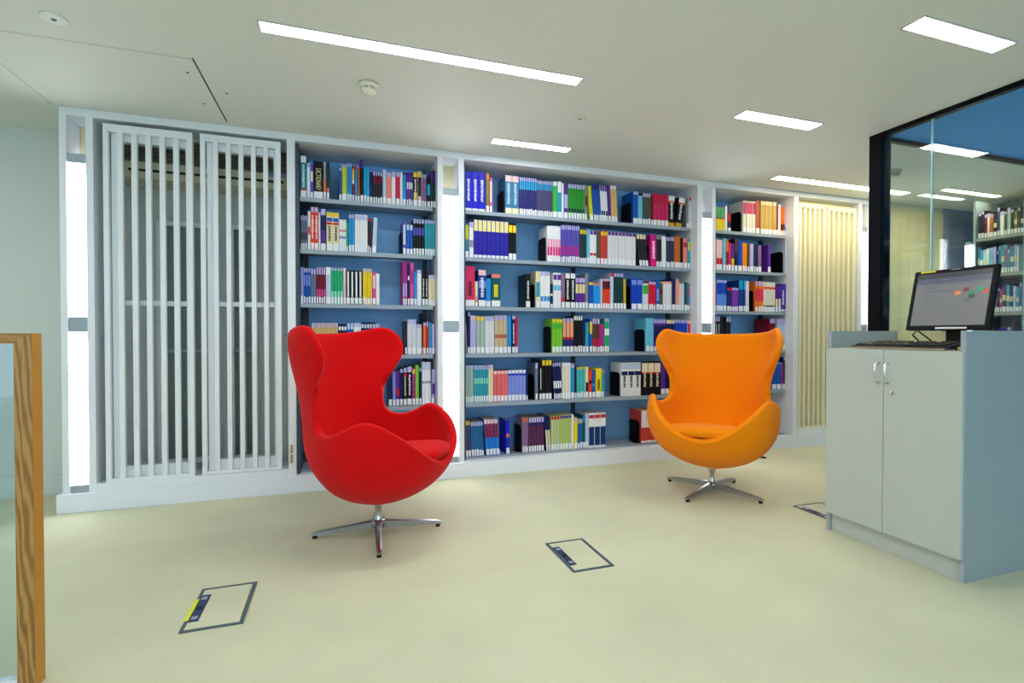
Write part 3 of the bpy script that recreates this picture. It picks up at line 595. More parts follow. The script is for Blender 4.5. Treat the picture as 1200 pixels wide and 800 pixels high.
  (1.887, 1.914, 1, 0.287, 'pale', 'pale blue book', [(0.85, 1, 'lav')], 0.0, '', ''),
  (1.917, 2.076, 3, 0.282, 'white', 'thick white book with navy lower half', [(0.06, 0.6, 'navyp'), (0.85, 0.95, 'dot')], 0.0, '', 'N'),
  (2.412, 2.636, 4, 0.283, 'brick', 'brick red book with white head', [(0.48, 1, 'whitep'), (0.02, 0.08, 'white')], 0.0, '', 'N'),
 ]),
 (3,0,[
  (3.148, 3.278, 4, 0.209, 'yellow', 'yellow book with green and red top', [(0.55, 1, 'green'), (0.5, 0.56, 'red')], 0.0, '', 'N'),
  (3.28, 3.305, 1, 0.229, 'white', 'slim white book', [], 0.0, '', ''),
  (3.307, 3.343, 1, 0.178, 'navy', 'navy book with red top', [(0.5, 0.9, 'red')], 0.0, '', ''),
  (3.479, 3.623, 4, 0.293, 'cream2', 'cream book with maroon head', [(0.6, 0.95, 'roseh')], 0.0, '', ''),
  (3.625, 3.669, 1, 0.308, 'rust', 'rust brown book', [], 0.0, '', ''),
  (3.683, 3.868, 4, 0.309, 'goldtan', 'tan gold book', [(0.88, 1, 'cream')], 0.0, '', ''),
  (3.87, 3.891, 1, 0.292, 'maroon', 'slim dark maroon book', [], 0.0, '', ''),
  (3.893, 3.92, 1, 0.294, 'white', 'slim white book', [], 0.0, '', ''),
  (3.922, 3.971, 2, 0.272, 'orange', 'orange book with black foot', [(0.2, 0.4, 'black')], 0.0, '', ''),
  (3.973, 4.029, 2, 0.244, 'lav', 'lavender blue book', [(0.2, 0.35, 'sky')], 0.0, '', ''),
 ]),
 (3,1,[
  (3.15, 3.179, 1, 0.278, 'salmon', 'salmon book', [], 0.0, '', ''),
  (3.182, 3.25, 2, 0.272, 'pinkw', 'pinkish white book', [(0.2, 0.4, 'red')], 0.0, '', ''),
  (3.259, 3.288, 1, 0.29, 'cyan2', 'light blue book', [], 0.0, '', ''),
  (3.29, 3.316, 1, 0.283, 'orange', 'orange book with dark foot', [(0.2, 0.6, 'maroon')], 0.0, '', ''),
  (3.318, 3.349, 1, 0.254, 'rose', 'rose pink book', [], 0.0, '', ''),
  (3.35, 3.383, 1, 0.247, 'purple', 'purple book with yellow foot', [(0.0, 0.45, 'yellow')], 0.0, '', ''),
  (3.385, 3.421, 1, 0.295, 'dark', 'dark brown book', [(0.6, 1, 'brown2')], 0.0, '', ''),
  (3.424, 3.469, 1, 0.273, 'royalb', 'royal blue book', [], 0.0, '', ''),
  (3.474, 3.528, 2, 0.26, 'orangey', 'amber orange book', [], 0.0, '', ''),
  (3.53, 3.557, 1, 0.253, 'brown2', 'brown book', [], 0.0, '', ''),
  (3.559, 3.602, 1, 0.255, 'lav', 'lavender book', [], 0.0, '', ''),
  (3.606, 3.628, 1, 0.256, 'pine', 'black green book', [], 0.0, '', ''),
  (3.63, 3.656, 1, 0.257, 'indigo', 'dark indigo book', [], 0.0, '', ''),
  (3.658, 3.696, 1, 0.25, 'mauve', 'mauve book', [], 0.0, '', ''),
  (3.771, 3.806, 1, 0.262, 'purple', 'dark purple book beside the bookend', [], 0.0, '', ''),
  (3.976, 4.001, 1, 0.293, 'pale', 'slim pale blue book', [], 0.0, '', ''),
  (4.003, 4.033, 1, 0.254, 'salmon', 'slim salmon book', [], 0.0, '', ''),
 ]),
 (3,2,[
  (3.152, 3.183, 1, 0.271, 'redor', 'orange red book', [(0.88, 1, 'lav')], 0.0, '', ''),
  (3.187, 3.3, 3, 0.28, 'peri2', 'light blue book with deep blue head', [(0.55, 0.9, 'royalb'), (0.92, 1, 'lav')], 0.0, '', ''),
  (3.303, 3.357, 2, 0.213, 'indigo', 'short indigo book with red tip', [(0.88, 1, 'red')], 0.0, '', ''),
  (3.359, 3.434, 3, 0.214, 'purple2', 'short purple book', [(0.9, 1, 'lav')], 0.0, '', ''),
  (3.436, 3.511, 3, 0.286, 'indigob', 'indigo book with cyan head', [(0.7, 1, 'cyan')], 0.0, '', ''),
  (3.514, 3.554, 1, 0.28, 'pale2', 'pale grey book', [], 0.0, '', ''),
  (3.627, 3.718, 3, 0.283, 'sun', 'sunset orange and red book', [(0.35, 0.75, 'hot2'), (0.85, 1, 'lav')], 0.0, '', ''),
  (3.721, 3.86, 4, 0.278, 'cream2', 'cream book with red band', [(0.76, 0.84, 'redor'), (0.16, 0.22, 'black')], 0.0, '', ''),
  (3.863, 3.926, 2, 0.248, 'purple', 'purple book with cream foot', [(0.0, 0.5, 'cream')], 0.0, '', ''),
  (3.929, 4.029, 2, 0.266, 'violetp', 'violet book with white lettering', [(0.03, 0.1, 'white')], 0.0, 'white', 'N'),
 ]),
 (3,3,[
  (3.155, 3.174, 1, 0.31, 'black', 'slim black book', [], 0.0, '', ''),
  (3.176, 3.226, 2, 0.31, 'black', 'black book with white stripe', [(0.85, 1, 'lav')], 0.0, 'white', ''),
  (3.232, 3.273, 2, 0.308, 'dark', 'charcoal book', [], 0.0, '', ''),
  (3.277, 3.334, 2, 0.305, 'dark', 'leaning dark book with pale tip', [(0.85, 1, 'lav')], 0.019, '', ''),
  (3.794, 3.863, 2, 0.296, 'maroon', 'maroon book with lavender tip', [(0.85, 1, 'lav')], 0.0, '', ''),
  (3.886, 3.987, 3, 0.294, 'pale', 'pale book with lavender head', [(0.8, 1, 'lav')], 0.0, '', ''),
  (3.991, 4.039, 2, 0.271, 'darkteal', 'teal book with lime tip', [(0.85, 1, 'lime')], 0.0, '', ''),
 ]),
 (3,4,[
  (3.825, 3.942, 4, 0.26, 'blue', 'bright blue book', [(0.9, 1, 'sky')], 0.0, '', ''),
  (3.945, 3.964, 1, 0.256, 'magenta', 'slim magenta book', [], 0.0, '', ''),
  (3.966, 4.036, 2, 0.305, 'navy', 'navy book with lavender tip', [(0.9, 1, 'lav')], 0.0, '', ''),
 ]),
]

# ---------------------------------------------------------------- books
YS = 3.747
ORD = ['', 'first', 'second', 'third', 'fourth', 'fifth', 'sixth', 'seventh', 'eighth', 'ninth', 'tenth', 'eleventh', 'twelfth', 'thirteenth']
NUM = ['', 'one', 'two', 'three', 'four', 'five', 'six', 'seven', 'eight', 'nine', 'ten', 'eleven', 'twelve', 'thirteen']
SH = ['top shelf', 'second shelf', 'third shelf', 'fourth shelf', 'fifth shelf', 'bottom shelf']
BAY = ['', 'left bookcase', 'middle bookcase', 'right bookcase']
labm = mat('shelf_label_white', '#eef1f6', 0.5)
def spine_parts(w, h, D, col, bands, letter, nolab, rnd):
    """four meshes: cover, pages, bands, label/lettering, in the book's own frame (spine at y=0, x 0..w)"""
    cm = bookmat(col); r = min(0.0035, w*0.3); t = min(0.0025, w*0.2)
    cov = MB()
    cov.prism([(0, D), (0, r), (r*0.35, r*0.3), (r, 0), (w-r, 0), (w-r*0.35, r*0.3), (w, r), (w, D), (w-t, D), (w-t, t*1.6), (t, t*1.6), (t, D)], 0, h, cm)
    pg = MB().box(t, w-t, t*1.6, D-0.004, 0.003, h-0.004, pagem)
    bds = []; x0, x1 = r*0.75, w-r*0.75
    for f0, f1, c in bands:
        bd = MB(); bds.append(bd); a, b = x0, x1
        if c in ('stripe', 'patch'): a, b = w*0.3, w*0.72
        bd.box(a, b, -0.0007, 0.0004, f0*h, min(f1, 0.995)*h, bookmat(c))
    lb = MB()
    if not nolab:
        lh = min(0.20*h, 0.05)*rnd; lb.box(x0, x1, -0.0012, 0.0002, 0.004, lh, labm)
    lt = MB()
    if letter and letter != 'DICT':
        lm = bookmat(letter); z = h*0.26; n = 0
        rr = random.Random(int(w*1e5)+int(h*1e4))
        while z < h*(0.62 if letter in ('black',) else 0.78):
            dz = rr.uniform(0.006, 0.012); a = w*rr.uniform(0.30, 0.38); b_ = w*rr.uniform(0.62, 0.7)
            lt.box(a, b_, -0.0016, 0.0002, z, z+dz, lm); z += dz+rr.uniform(0.003, 0.006)
    return [cov, pg, lb, lt] + bds
allb = []
for bay, sh, runs in BOOKS:
    cnt = {}
    for r in runs: cnt[r[5]] = cnt.get(r[5], 0) + r[2]
    seen = {}
    for (x0, x1, k, h, c, desc, bands, lean, letter, nolab) in runs:
        w = (x1-x0)/k
        for i in range(k):
            seen[desc] = seen.get(desc, 0)+1; n = cnt[desc]
            cx = x0+w*(i+0.5); z0 = SZ[sh]
            d2 = cx*cx+3.7**2+(z0-0.95)**2
            vis = 0.3 if (bay == 1 and sh == 3 and cx < 0.25) else 1.0
            if bay == 3 and sh == 3: vis = 0.3
            if bay == 2 and sh == 3 and cx > 2.5: vis = 0.4
            if n == 1: lab = '%s on %s of %s' % (desc, SH[sh], BAY[bay])
            else:
                pl_ = desc.replace(' book', ' books', 1)
                if n == 2: pre = ['left', 'right'][seen[desc]-1] + ' of two'
                elif n == 3: pre = ['left', 'middle', 'right'][seen[desc]-1] + ' of three'
                else: pre = ORD[seen[desc]] + ' from left of ' + NUM[n]
                lab = '%s %s, %s of %s' % (pre, pl_, SH[sh], BAY[bay])
                if len(lab.split()) > 16: lab = '%s %s, %s, %s' % (pre, pl_, SH[sh], BAY[bay])
                if len(lab.split()) > 16: lab = lab.replace(' from left of ', ' of ')
            allb.append((w*h*vis/d2, bay, sh, x0+w*i, w, h, c, bands, lean, letter, nolab, lab))
allb.sort(key=lambda b: -b[0])
RG = random.Random(3)
pool = MB(); cache = {}
for idx, (ar, bay, sh, x, w, h, c, bands, lean, letter, nolab, lab) in enumerate(allb):
    g = 0.0006; wb = w-g; jz = RG.uniform(-0.0012, 0.0012); D = RG.uniform(0.165, 0.2); dy = RG.uniform(0, 0.006)
    ang = math.atan2(lean, h)
    if ang > 0: px = x+g/2+wb*(1-math.cos(ang)); 
    key = (round(wb, 4), h, c, str(bands), letter)
    z0 = SZ[sh]+0.0005; hh = h+jz
    if idx < 300:
        if key not in cache:
            P = spine_parts(wb, h, 0.18, c, bands, letter, nolab, 1.0)
            cache[key] = [(nm, p.mesh(nm)) for nm, p in zip(['cover', 'page_block', 'spine_label', 'spine_lettering'] + ['spine_band']*9, P) if p.v]
        lift = wb*math.sin(abs(ang)) if ang > 0 else 0
        t = thing('book', lab, 'book', (x+g/2, YS+dy, z0+lift), group='library books on the built-in shelves')
        if ang < 0: t.location.z = z0
        t.rotation_euler = (0, ang, 0)
        if ang < 0: t.location = (x+g/2+wb*(1-math.cos(ang)), YS+dy, z0+0.0*lift)
        if ang < 0: t.location.z = z0+0
        for nm, me in cache[key]: link_mesh(nm, me, t)
        if letter == 'DICT':
            cu = bpy.data.curves.new('title', 'FONT'); cu.body = 'DICTIONARY'; cu.size = 0.034; cu.extrude = 0.0006
            cu.align_x = 'CENTER'; cu.align_y = 'CENTER'
            to = bpy.data.objects.new('tmp', cu); C.objects.link(to); bpy.context.view_layer.update()
            me = bpy.data.meshes.new_from_object(to.evaluated_get(bpy.context.evaluated_depsgraph_get())); bpy.data.objects.remove(to)
            me.materials.clear(); me.materials.append(bookmat('creamy'))
            s = 0.15/max(v.co.x*2 for v in me.vertices)
            for v in me.vertices: v.co = Vector((v.co.x*s, v.co.y*1.35, v.co.z))
            o = link_mesh('spine_lettering', me, t, (wb*0.5, -0.0015, h*0.52)); o.rotation_euler = (PI/2, PI/2, 0)
    else:
        Mx = Matrix.Translation((x+g/2, YS+dy, z0 + (wb*math.sin(ang) if ang > 0 else 0))) @ Matrix.Rotation(ang, 4, 'Y')
        for p in spine_parts(wb, hh, D, c, bands, letter, nolab, RG.uniform(0.85, 1.1)):
            for f, mi, sm in zip(p.f, p.mi, p.sm): pass
            if p.v:
                b0 = len(pool.v); pool.v += [tuple(Mx @ Vector(v)) for v in p.v]
                pool.f += [tuple(b0+q for q in f) for f in p.f]; pool.mi += [pool.slot(p.m[q]) for q in p.mi]; pool.sm += p.sm

# bookcase seen through the glass room on the right ----------------------
RX = 5.86
side = MB()
t = thing('bookcase', 'grey bookcase at right, seen through the glass partition', 'bookcase', (RX, 3.30, 0))
MB().box(0.0, 0.34, -0.02, 0.0, 0, CEIL-0.03, steel).build('end_panel', t)
MB().box(0.33, 0.35, -2.6, -0.02, 0, CEIL-0.03, mat('back_dark', '#3a4854', 0.6)).build('back_panel', t)
for z in SZ: MB().box(0.0, 0.33, -2.6, -0.02, z-0.028, z, mat('shelf_grey_light', '#9aa29e', 0.5)).build('shelf', t)
cols = ['olive', 'dark', 'moss', 'redor', 'brown', 'dark', 'slatep', 'maroon', 'slatep', 'tan', 'sage', 'tealb', 'white', 'slate2', 'brown', 'pale', 'dark', 'navy']
cols2 = ['steel', 'tealb', 'pale', 'lav', 'navy', 'cyan2', 'white', 'mauve']; cols3 = ['crimson', 'indigo', 'blue', 'redor', 'navy', 'pinkw', 'violetb', 'royal']
rr = random.Random(5)
for i in range(5):
    y = 3.27; pal = [cols, cols2, cols2+cols3, cols3, cols][i]
    while y > 1.0:
        w = rr.uniform(0.016, 0.032); h = rr.uniform(0.21, 0.27) if i != 3 else rr.uniform(0.17, 0.22)
        if rr.random() < 0.02: y -= 0.10; continue
        Mx = Matrix.Translation((RX+0.02, y, SZ[i]+0.0005)) @ Matrix.Rotation(-PI/2, 4, 'Z')
        c = rr.choice(pal)
        for p in spine_parts(w-0.001, h, 0.2, c, [(0.86, 0.98, 'lav')] if rr.random() < 0.5 else [(0.4, 0.6, 'cream')], '', False, 1.0):
            if p.v:
                b0 = len(pool.v); pool.v += [tuple(Mx @ Vector(v)) for v in p.v]
                pool.f += [tuple(b0+q for q in f) for f in p.f]; pool.mi += [pool.slot(p.m[q]) for q in p.mi]; pool.sm += p.sm
        y -= w
o = pool.build('books'); tag(o, 'remaining slim library books filling the shelves of all the bookcases', 'books'); o['kind'] = 'stuff'
t = thing('light_column', 'slim lit light strip at the end of bookcase behind glass', 'light', (RX-0.03, 3.30, 0.0))
MB().box(0.0, 0.025, 0.0, 0.05, 0.9, 1.93, tubem).build('diffuser', t)
MB().box(0.0, 0.025, 0.0, 0.05, 0.0, 0.9, silver).build('cap', t); MB().box(0.0, 0.025, 0.0, 0.05, 1.93, 1.96, silver).build('cap', t)

# bookends ---------------------------------------------------------------
BE = [(1, 0, -0.022, .11, 'low black bookend left of the lime yellow book'), (1, 1, 0.409, .17, 'black bookend on second shelf of left bookcase'),
 (2, 0, 1.189, .19, 'black bookend against the thick steel blue books'), (2, 0, 2.316, .19, 'black bookend left of the blue book on top shelf of middle bookcase'),
 (2, 1, 1.540, .20, 'black bookend against the white and magenta books'), (2, 1, 2.492, .19, 'black bookend left of the hot pink book'),
 (2, 2, 1.445, .19, 'black bookend left of the cream and teal book'), (2, 2, 2.312, .20, 'black bookend left of the thick royal blue books'),
 (2, 3, 1.584, .21, 'dark bookend left of the lime green books'), (2, 3, 2.452, .19, 'black bookend left of the light cyan books'),
 (2, 4, 1.440, .20, 'black bookend left of the slate grey book on fifth shelf'), (2, 4, 2.212, .20, 'black bookend against the thick white black-lettered books'),
 (2, 5, 1.331, .21, 'black bookend left of the mauve books on the bottom shelf'), (2, 5, 2.403, .19, 'black bookend against the brick red books by orange chair'),
 (3, 0, 3.471, .20, 'black bookend against the cream books with maroon heads'), (3, 1, 3.965, .21, 'black bookend on second shelf of right bookcase'),
 (3, 2, 3.617, .20, 'black bookend left of the sunset orange books')]
for bay, sh, x, h, lab in BE:
    t = thing('bookend', lab, 'bookend', (x, YS+0.02, SZ[sh]+0.0005), group='black steel bookends on the shelves')
    d = 0.155; r = 0.03; poly = [(0.0, 0.0), (d, 0.0), (d, h-r)] + [(d-r+r*math.cos(a), h-r+r*math.sin(a)) for a in (PI/6, PI/3, PI/2)] + [(r+r*math.cos(a), h-r+r*math.sin(a)) for a in (PI/2, 2*PI/3, 5*PI/6, PI)]
    MB().prism(poly, -0.0015, 0.0015, blacks, M=Matrix(((0, 0, 1, 0), (1, 0, 0, 0), (0, 1, 0, 0), (0, 0, 0, 1)))).build('plate', t)
    MB().bbox(-0.03, -0.0016, 0.02, 0.12, 0, 0.002, blacks, 0.0005).build('foot', t)

# ---------------------------------------------------------------- egg chairs
ZT = [.165, .177, .205, .25, .31, .385, .455, .52, .60, .68, .76, .85, .95, 1.03, 1.14]
AF = [0, .085, .175, .265, .335, .385, .408, .416, .412, .388, .350, .372, .412, .420, .370]   # half width, arms
AB = [0, .085, .175, .265, .335, .380, .392, .380, .352, .336, .342, .372, .412, .420, .370]   # half width, back
BT = [0, .075, .145, .205, .250, .302, .335, .356, .376, .388, .396, .403, .410, .415, .405]
FT = [0, -.09, -.18, -.27, -.342, -.392, -.415, -.420, -.410, -.36, -.29, -.25, -.24, -.22, -.19]
RIM = [(0, 1.058, 0), (14, 1.059, 7), (28, 1.062, 14), (42, 1.07, 21), (55, 1.082, 27), (67, 1.098, 31), (79, 1.105, 34), (88, 1.080, 37), (94, 1.02, 39), (95, .95, 41), (91, .88, 43), (84, .82, 46), (76, .765, 50), (71, .70, 55), (68, .635, 60), (71, .588, 68), (81, .578, 79), (91, .60, 88), (101, .64, 98), (111, .658, 109), (121, .64, 120), (132, .585, 132), (144, .52, 144), (157, .452, 157), (169, .410, 169), (180, .396, 180)]
def interp(xs, ys, x):
    if x <= xs[0]: return ys[0]
    for i in range(len(xs)-1):
        if x <= xs[i+1]:
            t = (x-xs[i])/(xs[i+1]-xs[i])
            m0 = (ys[i+1]-ys[max(i-1, 0)])/(xs[i+1]-xs[max(i-1, 0)]); j = min(i+2, len(xs)-1)
            m1 = (ys[j]-ys[i])/(xs[j]-xs[i]); d = xs[i+1]-xs[i]
            return (2*t**3-3*t*t+1)*ys[i] + (t**3-2*t*t+t)*d*m0 + (-2*t**3+3*t*t)*ys[i+1] + (t**3-t*t)*d*m1
    return ys[-1]
def shell_pt(phi, z):
    q = min(1, max(0, (abs(math.degrees(phi))-55)/40)); q = q*q*(3-2*q)
    a = interp(ZT, AB, z)*(1-q)+interp(ZT, AF, z)*q; b1 = interp(ZT, BT, z); f1 = interp(ZT, FT, z)
    s, c = math.sin(phi), math.cos(phi)
    e = 0.92
    x = a*math.copysign(abs(s)**e, s); y = (b1+f1)/2 + (b1-f1)/2*math.copysign(abs(c)**e, c)
    # recline: the upper part leans back a little
    return Vector((x, y, z))
def egg_chair(loc, rz, felt, label, star, lever=None, name='egg_chair'):
    t = thing(name, label, 'chair', loc, 0)
    NT = 72; NR = 26
    tt = [i*(len(RIM)-1)/(NT//2) for i in range(NT//2+1)]
    ks = list(range(len(RIM)))
    rph = [interp(ks, [r[0] for r in RIM], q) for q in tt]; rz_ = [interp(ks, [r[1] for r in RIM], q) for q in tt]; rp0 = [interp(ks, [r[2] for r in RIM], q) for q in tt]
    def ring(i):      # i in 0..NT-1, mirrored
        j = i if i <= NT//2 else NT-i
        sgn = 1 if i <= NT//2 else -1
        return sgn, rp0[j], rph[j], rz_[j]
    V = [Vector((0, 0, ZT[0]))]; F = []
    for q in range(1, NR+1):
        s = q/NR
        for i in range(NT):
            sgn, p0, pr_, zr = ring(i)
            fr_ = s**1.6
            ph = math.radians(p0+(pr_-p0)*fr_**3)*sgn
            z = ZT[0]+(zr-ZT[0])*fr_
            V.append(shell_pt(ph, z))
    R = Matrix.Rotation(rz, 4, 'Z')
    V = [R @ v for v in V]
    for i in range(NT): F.append((0, 1+(i+1) % NT, 1+i))
    for q in range(NR-1):
        for i in range(NT):
            i2 = (i+1) % NT; F.append((1+q*NT+i, 1+q*NT+i2, 1+(q+1)*NT+i2, 1+(q+1)*NT+i))
    me = bpy.data.meshes.new('shell'); me.from_pydata([v[:] for v in V], [], F); me.materials.append(felt)
    bm = bmesh.new(); bm.from_mesh(me)
    bmesh.ops.recalc_face_normals(bm, faces=bm.faces)
    # make sure the normals point outward (away from the hollow)
    bm.faces.ensure_lookup_table()
    if bm.faces[0].normal.z > 0: bmesh.ops.reverse_faces(bm, faces=bm.faces)
    for _ in range(3): bmesh.ops.smooth_vert(bm, verts=[v for v in bm.verts if not v.is_boundary], factor=0.5, use_axis_x=True, use_axis_y=True, use_axis_z=True)
    bm.to_mesh(me); bm.free()
    for p in me.polygons: p.use_smooth = True
    sh = link_mesh('shell', me, t)
    so = sh.modifiers.new('thick', 'SOLIDIFY'); so.thickness = 0.042; so.offset = -1; so.use_even_offset = False
    ss = sh.modifiers.new('sub', 'SUBSURF'); ss.levels = 1; ss.render_levels = 2
    # upholstery seam along the rim
    rim = V[1+(NR-1)*NT:1+NR*NT]
    # seat filling and loose cushion
    def outline(n, sx, y0, y1, p=2.4):
        pts = []
        for k in range(n):
            a = 2*PI*k/n; c, s = math.cos(a), math.sin(a)
            x = sx*math.copysign(abs(c)**(2/p), c); y = (y0+y1)/2+(y1-y0)/2*math.copysign(abs(s)**(2/p), s)
            x *= 1.0 - 0.16*(y-y0)/(y1-y0)
            pts.append((x, y))
        return pts
    def pad(sx, y0, y1, prof, name, tilt=0.0, n=48):
        v = []; f = []
        for sc_, z in prof:
            cy = (y0+y1)/2
            for x, y in outline(n, sx, y0, y1): v.append((x*sc_, cy+(y-cy)*sc_, z - tilt*(cy+(y-cy)*sc_-y0)))
        for i in range(len(prof)-1):
            for k in range(n): k2 = (k+1) % n; f.append((i*n+k, i*n+k2, (i+1)*n+k2, (i+1)*n+k))
        f.append(tuple(range(n-1, -1, -1))); f.append(tuple((len(prof)-1)*n+k for k in range(n)))
        return MB().add(v, f, felt, True, R).build(name, t)
    pad(.315, -.335, .275, [(.72, .26), (.84, .30), (.92, .335), (.97, .37), (.985, .385), (.96, .392), (.5, .394), (.1, .394)], 'seat', 0.06)
    pad(.266, -.385, .225, [(.88, .424), (.95, .426), (.99, .434), (1.0, .448), (.99, .462), (.96, .474), (.88, .486), (.55, .497), (.25, .500), (.05, .500)], 'seat_cushion', 0.12)
    # pedestal
    MB().lathe([(.020, .06), (.020, .075), (.0165, .08), (.0165, .14), (.024, .145), (.026, .175)], chrome, 24).build('stem', t)
    MB().lathe([(.016, .030), (.036, .032), (.038, .055), (.032, .067), (.020, .069)], alu, 24).build('hub', t)
    for k in range(4):
        a = math.radians(star+90*k); M = Matrix.Rotation(a, 4, 'Z')
        L = .335; n = 10; v = []; f = []
        for i in range(n+1):
            s = i/n; x = .024+(L-.024)*s; ztop = .066-.034*s; zb = .028-.012*s; w = .019-.006*s
            if i == n: ztop -= .006; w *= .7
            v += [(x, -w, zb), (x, w, zb), (x, w*.9, ztop-.003), (x, w*.4, ztop), (x, -w*.4, ztop), (x, -w*.9, ztop-.003)]
        for i in range(n):
            for q in range(6): q2 = (q+1) % 6; f.append((i*6+q, i*6+q2, (i+1)*6+q2, (i+1)*6+q))
        f.append((5, 4, 3, 2, 1, 0)); f.append(tuple(n*6+q for q in range(6)))
        foot = MB().add(v, f, alu, False, M).build('foot', t)
        MB().lathe([(.012, .0), (.012, .014), (.009, .017)], black, 14, c=(L-.018, 0), M=M).build('glide', foot)
    if lever:
        MB().tube([(lever[0]*.16, lever[1]*.16, .236), (lever[0]*.27, lever[1]*.27, .238), (lever[0]*.335, lever[1]*.335, .230), (lever[0]*.36, lever[1]*.36, .226)], [.005, .005, .007, .006], black).build('tilt_lever', t)
    return t
egg_chair((.178, 2.785, 0), math.radians(56), red, 'red felt wing-backed egg chair on a chrome four-star base', -3)
egg_chair((2.352, 2.800, 0), math.radians(-52), orange_f, 'orange felt wing-backed egg chair on a chrome four-star base', 23, lever=(.9485, -.3168))

# ---------------------------------------------------------------- cabinet desk
t = thing('cabinet', 'grey laminate cabinet desk with two doors under the computer', 'cabinet', (2.485, 1.42, 0))
W_ = 0.64; DX = 1.0
MB().bbox(0.003, DX, 0.0, 0.02, 0, 1.068, laming, 0.001).build('side_panel', t)
MB().bbox(0.003, 0.52, W_-0.02, W_, 0, 1.072, laming, 0.001).build('side_panel', t)
e = MB(); e.box(0.0, 0.003, 0.0, 0.02, 0, 1.068, edgem).box(0, 0.003, W_-0.02, W_, 0, 1.072, edgem); e.build('edge_strip', t)
MB().bbox(0.50, 0.52, 0.02, W_-0.02, 0.1, 1.068, mat('desk_back_panel', '#cfcb9c', 0.45), 0.001).build('back_panel', t)
MB().bbox(0.0005, 0.50, 0.021, W_-0.021, 0.962, 0.982, lamin, 0.002).build('worktop', t)
MB().box(0.012, 0.03, 0.02, W_-0.02, 0, 0.095, lamin).build('plinth', t)
for k, (a, b) in enumerate(((0.004, 0.328), (0.331, W_-0.006))):
    d = MB().bbox(-0.018, -0.0005, a, b, 0.098, 0.977, lamin, 0.0015).build('door', t)
    y = 0.345 if k else 0.315-0.02
    yc = 0.352 if k == 1 else 0.306
    MB().tube([(-0.018, yc, 0.915), (-0.038, yc, 0.915), (-0.043, yc, 0.910), (-0.043, yc, 0.825), (-0.038, yc, 0.820), (-0.018, yc, 0.820)], 0.0045, chrome).build('handle', d)
    if k == 0: MB().lathe([(.011, 0), (.011, .003), (.009, .004)], chrome, 20, M=Matrix.Translation((-0.018, 0.290, 0.775)) @ Matrix.Rotation(-PI/2, 4, 'Y')).build('lock', d)

# monitor (faces the aisle, -X) -------------------------------------------
mb = mat('monitor_bezel', '#08090c', 0.45, spec=0.2)
scrm = bpy.data.materials.new('screen'); scrm.use_nodes = True
b = scrm.node_tree.nodes['Principled BSDF']; b.inputs['Base Color'].default_value = rgb('#20242a'); b.inputs['Roughness'].default_value = 0.25
nt = scrm.node_tree
tc = nt.nodes.new('ShaderNodeTexCoord'); sp = nt.nodes.new('ShaderNodeSeparateXYZ'); cr = nt.nodes.new('ShaderNodeValToRGB')
cr.color_ramp.elements[0].color = rgb('#a2a4a6'); cr.color_ramp.elements[1].color = rgb('#6f7c96'); cr.color_ramp.interpolation = 'CONSTANT'; cr.color_ramp.elements[1].position = 0.80
e2 = cr.color_ramp.elements.new(0.9); e2.color = rgb('#4a4e56')
nt.links.new(tc.outputs['Generated'], sp.inputs[0]); nt.links.new(sp.outputs['Z'], cr.inputs[0]); nt.links.new(cr.outputs[0], b.inputs['Emission Color']); b.inputs['Emission Strength'].default_value = 0.14
def emi(n, h):
    return mat(n, h, 0.3, emit=-0.14)
t = thing('monitor', 'black flat computer monitor on the cabinet, showing a web page', 'monitor', (2.805, 1.650, 0.9825))
tilt = Matrix.Translation((-0.075, 0, 0.092)) @ Matrix.Rotation(math.radians(13), 4, 'Y')
hw = 0.176; H = 0.305
hb = MB(); hb.bbox(0.0, 0.022, -hw, hw, 0, H, mb, 0.004, M=tilt); hb.bbox(0.022, 0.045, -hw*.75, hw*.75, 0.04, H-0.05, mb, 0.008, M=tilt); hb.build('housing', t)
fr = MB(); x = -0.003
fr.box(x, 0, -hw+.002, hw-.002, 0.002, 0.022, mb, M=tilt).box(x, 0, -hw+.002, hw-.002, H-.018, H-.002, mb, M=tilt).box(x, 0, -hw+.002, -hw+.018, .022, H-.018, mb, M=tilt).box(x, 0, hw-.018, hw-.002, .022, H-.018, mb, M=tilt); fr.build('bezel', t)
s = MB().box(-0.001, 0.001, -hw+.018, hw-.018, .022, H-.018, scrm, M=tilt).build('screen', t)
pg = MB()
pm = emi('page_dark_text', '#4c5260')
def scr(y0, y1, z0, z1, m_): pg.box(-0.0016, -0.0008, -y1, -y0, z0, z1, m_, M=tilt)     # y measured left to right as seen
for z, a, b_ in ((.248, -.12, -.01), (.226, -.13, .13), (.214, -.12, -.05), (.206, -.10, -.06), (.192, -.13, -.0), (.176, -.12, -.09), (.166, -.12, -.085)): scr(a, b_, z, z+.0028, pm)
for (a, z, c_) in ((.02, .170, '#d07a34'), (.052, .184, '#6a3434'), (.074, .168, '#3c7c60'), (.078, .150, '#2c4c40'), (.108, .182, '#2e9478'), (.128, .172, '#a8442c')):
    scr(a, a+.024, z, z+.02, emi('picture_'+c_[1:], c_))
scr(.055, .095, .138, .1415, pm)
pg.build('web_page', s)
MB().box(-0.0035, -0.002, hw-.085-.012, hw-.030, H-.012, H-.003, mat('yellow_sticker', '#dcd020', 0.5), M=tilt).build('yellow_sticker', t)
MB().box(-0.0035, -0.002, -hw+.085, -hw+.17+.045, .004, .013, mat('white_sticker', '#e8e8e4', 0.5), M=tilt).build('white_sticker', t)
MB().box(-0.0035, -0.002, -hw*.05-.02, -hw*.05+.02, H-.009, H-.004, mat('grey_badge', '#9a9a96', 0.5), M=tilt).build('badge', t)
st = MB(); st.bbox(-.09, .10, -.11, .11, 0, .014, black, .004); st.bbox(-0.01, .03, -.035, .035, .014, .17, black, .006); st.build('stand', t)
